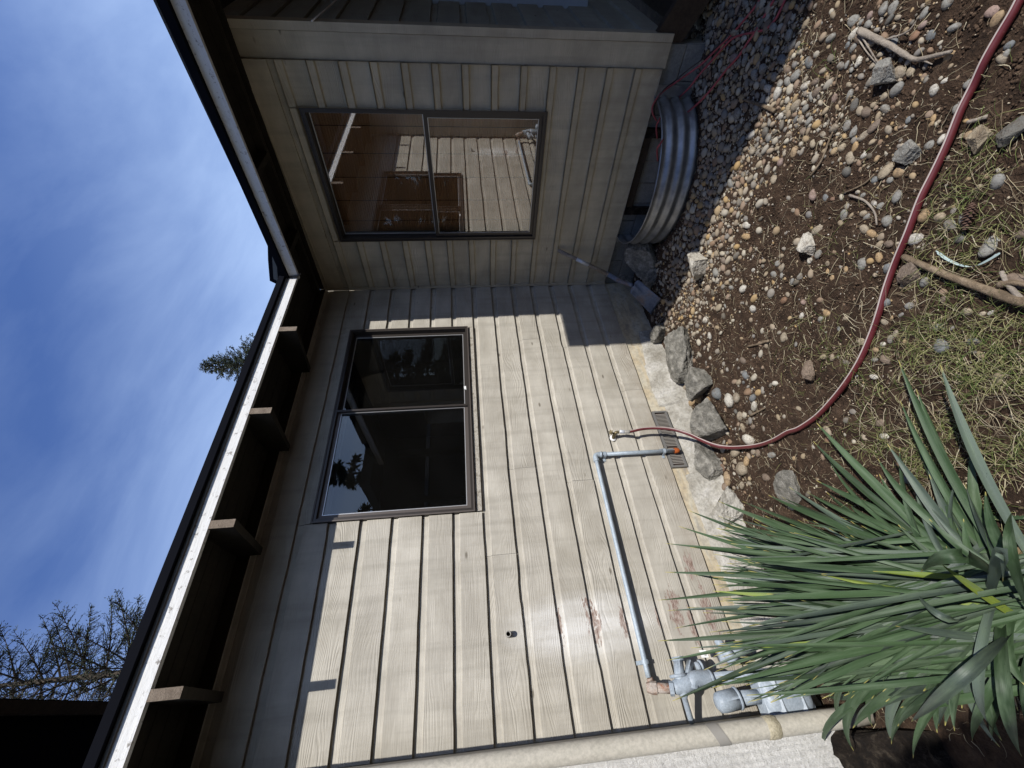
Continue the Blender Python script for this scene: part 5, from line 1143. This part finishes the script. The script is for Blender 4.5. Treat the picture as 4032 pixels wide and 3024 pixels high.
for i_ in range(430):                                     # body of the fan: long near-parallel blades
    v=random.random(); qy=2030+v*740; qx=random.uniform(2760,3500)+120*abs(v-0.55)
    yv=-0.60-0.45*random.random()+0.15*(qy<2200); p2=at(qx,qy,1,yv)
    if p2[2]<GZ+0.05: p2=at(qx,qy,2,GZ+0.05+0.08*random.random())
    wl_=random.uniform(0.016,0.027); leaf(basept(0.075), p2, wl_, join=None if wl_>0.0237 else JN, m=random.choice(['leaf_green']*7+['leaf_blue']*3+(['leaf_lime'] if 0.35<v<0.8 and random.random()<0.4 else [])), bow=random.uniform(0.0,0.13), roll=random.uniform(-1.2,1.2))
jb=MB(); jb.v=[tuple(map(float,v)) for v in JN['v']]; jb.f=JN['f']; jb.uv=JN['uv']
jo=jb.build('leaf','leaf_green',plant,True,uv=True); jo['kind']='stuff'; jo['label']='thinner leaves filling the inside of the clump'
jo.data.materials.append(MATS['leaf_blue']); jo.data.materials.append(MATS['leaf_lime'])
jo.data.polygons.foreach_set('material_index',[{'leaf_green':0,'leaf_blue':1,'leaf_lime':2}[q] for q in JN['m']])
ja=jo.data.attributes.new('tone','FLOAT','POINT'); ja.data.foreach_set('value',JN['t'])
for i_ in range(26):                                      # blades leaning low to the right over the grass
    q=(random.uniform(3250,3900),random.uniform(1750,2250)); p2=at(*q,2,GZ+random.uniform(0.03,0.16)); leaf(basept(0.06), p2, random.uniform(0.026,0.038), random.choice(['leaf_green','leaf_green','leaf_blue']), bow=random.uniform(0.1,0.25))
for i_ in range(44):                                      # old broad blades flopping along the wall foot
    q=(random.uniform(3250,4050),random.uniform(2560,2990)); p2=at(*q,2,GZ+random.uniform(0.03,0.22)); leaf(basept(0.06), p2, random.uniform(0.030,0.046), random.choice(['leaf_green','leaf_green','leaf_blue']), bow=random.uniform(0.15,0.5), roll=random.uniform(-.5,.5))

for i_ in range(16):                                      # withered leaves round the foot
    a=random.uniform(-1.2,2.6); ln=random.uniform(0.18,0.42); x_=PB[0]+math.cos(a)*ln; y_=PB[1]+math.sin(a)*ln
    leaf(basept(0.05), (x_,y_,ghs(x_,y_)+0.012), random.uniform(0.018,0.028), 'leaf_dead', bow=random.uniform(0.05,0.25), roll=random.uniform(-.6,.6))
# ------------------------------------------------------------------ trees
def tree(name, base, H, lab, cat, crown, dens_, seed, droop=-0.25, trunk_r=0.25, first=0.2, leafs=0.12, lean=(0,0), group=None, sparse=False):
    r_=np.random.default_rng(seed); root=empty(name,base,lab,cat,group)
    bx,by,bz=base; b=MB(); tp=[(bx+lean[0]*t*t,by+lean[1]*t*t,bz+H*t) for t in np.linspace(0,1,10)]
    b.tube(tp,[trunk_r*(1-0.93*t) for t in np.linspace(0,1,10)],9).build('trunk','trunk',root,True)
    bb=MB(); Q=[]
    nb=dens_
    for i_ in range(nb):
        t=first+(1-first)*(i_+0.5)/nb; c0=np.array([bx+lean[0]*t*t,by+lean[1]*t*t,bz+H*t]); a=i_*2.39996+r_.normal()*0.3; L_=crown(t)*r_.uniform(0.75,1.12)
        dirv=np.array([math.cos(a),math.sin(a),0]); npt=6; pts=[c0+dirv*L_*u+np.array([0,0,droop*L_*u*u+0.25*L_*u*(1-u)]) for u in np.linspace(0,1,npt)]
        bb.tube(pts,[max(0.004,trunk_r*0.22*(1-t*0.6)*(1-u*0.9)) for u in np.linspace(0,1,npt)],5,cap=False)
        m_=int(7+22*L_/ (1.5 if not sparse else 1.1)); sd_=np.array([-dirv[1],dirv[0],0])
        for k in range(m_):
            u=r_.uniform(0.12,1.0); j=min(npt-2,int(u*(npt-1))); f_=u*(npt-1)-j; c1=pts[j]*(1-f_)+pts[j+1]*f_; sgn_=r_.choice([-1,1]); tl=L_*0.42*(1.05-u)*r_.uniform(0.5,1.2)+0.10
            d2=(dirv*0.75+sd_*sgn_*r_.uniform(0.4,1.1)+np.array([0,0,r_.uniform(-0.45,0.35)])); d2/=np.linalg.norm(d2); e_=c1+d2*tl
            if sparse: bb.tube([c1,e_],[0.009,0.003],3,cap=False)
            ns=int(4+tl*(16 if not sparse else 15))
            for s_ in range(ns):
                v=(s_+0.6)/ns; c2=c1+(e_-c1)*v+r_.normal(size=3)*0.02; Q.append((c2,d2,leafs*r_.uniform(0.6,1.25)))
    bb.build('branches','trunk',root)['kind']='stuff'
    n=len(Q); C=np.array([q[0] for q in Q]); D=np.array([q[1] for q in Q]); Ls=np.array([q[2] for q in Q])
    D=D+r_.normal(size=(n,3))*0.55; D/=np.linalg.norm(D,axis=1)[:,None]; Sd=np.cross(D,r_.normal(size=(n,3))); Sd/=np.linalg.norm(Sd,axis=1)[:,None]
    w=Ls*0.16
    V_=np.stack([C-Sd*w[:,None]*0.5,C+D*Ls[:,None]*0.5-Sd*w[:,None],C+D*Ls[:,None],C+D*Ls[:,None]*0.5+Sd*w[:,None]],1).reshape(-1,3); F_=np.arange(4*n).reshape(n,4)
    tone=np.repeat(np.clip(r_.random(n)*0.8+0.2*(Ls>leafs),0,1),4)
    np_mesh('crown',V_,F_,'conifer_green',tone,'stuff',parent=root)
    return root
az=math.radians(42.0); D1=20.0
tree('conifer_tree',(CAM[0]+D1*math.sin(az),CAM[1]+D1*math.cos(az),GZ),1.31+D1*math.tan(math.radians(31.2))-GZ,'dense dark conifer top poking above the sunlit eave','tree',lambda t:5.0*(1-t)**0.95+0.10,150,4,droop=0.55,leafs=0.085,first=0.60,sparse=True)
az=math.radians(7.0); D2=13.5
tree('cedar_tree',(CAM[0]+D2*math.sin(az),CAM[1]+D2*math.cos(az),GZ),16.4,'tall airy cedar with thin twigs rising behind the roof at the left','tree',lambda t:2.8*(1-t)**0.45+0.2,120,9,droop=0.40,leafs=0.06,trunk_r=0.22,first=0.42,sparse=True)
# unseen shrub form added behind the lens to cast the viewer's shadow
cs=empty('added_shade_shrub',(-3.62,-3.30,-0.29),'narrow dark shrub form added unseen behind the viewer to cast the shadow of a standing person','shrub')
MB().tube([(-3.62,-3.30,-0.35),(-3.60,-3.3,0.4),(-3.62,-3.3,2.2)],[0.04,0.03,0.01],8).build('stem','trunk',cs,True)
r_=np.random.default_rng(5); n=20000; u=r_.random(n); th=r_.uniform(0,6.28,n); hh=-0.25+3.0*u; rad=0.44*np.sqrt(r_.random(n))*np.clip(1.15-u**3,0.1,1)
C=np.stack([-3.66+rad*np.cos(th),-3.30+rad*np.sin(th),hh],1); D=r_.normal(size=(n,3)); D/=np.linalg.norm(D,axis=1)[:,None]; Sd=np.cross(D,r_.normal(size=(n,3))); Sd/=np.linalg.norm(Sd,axis=1)[:,None]
V_=np.stack([C,C+D*0.035-Sd*0.014,C+D*0.07,C+D*0.035+Sd*0.014],1).reshape(-1,3); np_mesh('added_shade_foliage',V_,np.arange(4*n).reshape(n,4),'conifer_green',np.repeat(r_.random(n),4),'stuff',parent=cs)
# trees and house for window reflections; further conifers added unseen to cut skylight
k=0
for (x,y,h,w) in ((3.4,-15.0,7.6,1.9),(6.6,-16.5,9.0,2.2),(9.6,-14.0,8.2,2.2),(1.0,-17.5,6.8,1.8),(-1.6,-18.5,6.0,1.8),(-9.5,-13.0,9.5,2.6),(-12.0,-9.5,11.0,2.8),(-10.0,-5.5,10.5,2.7),(-10.5,-1.5,11.5,2.8),(-9.8,2.5,11.0,2.6),(-7.0,-15.5,9.0,2.6),(-4.2,-17.0,9.0,2.5),(12.5,-10.0,9.5,2.5)):
    k+=1; tree('conifer_tree',(x,y,GZ),h,'one of the dark unseen conifers round the yard that feed reflections and cut sky light','tree',(lambda w_: (lambda t:w_*(1-t)**0.8+0.1))(w),46,20+k,droop=-0.1,leafs=0.36,first=0.1,group='unseen conifers round the yard, some added to cut sky light')
nb_=empty('neighbour_house',(4,-13,-0.3),'low dark neighbouring house across the yard mirrored in the left window','house')
MB().box((-1.0,-15,-0.4),(11.5,-13,3.2)).build('wall','dark_wood',nb_); MB().prism([(-1.4,-15.4,3.2),(-1.4,-12.6,3.2),(-1.4,-14,4.3)],(13.3,0,0)).build('roof','shingle',nb_)

try:
    S.cycles.max_bounces = 6; S.cycles.transparent_max_bounces = 8
except Exception: pass
print('objects', len(bpy.data.objects), 'leaves', NL[0], 'hand', len(HS), 'acc', len(acc))
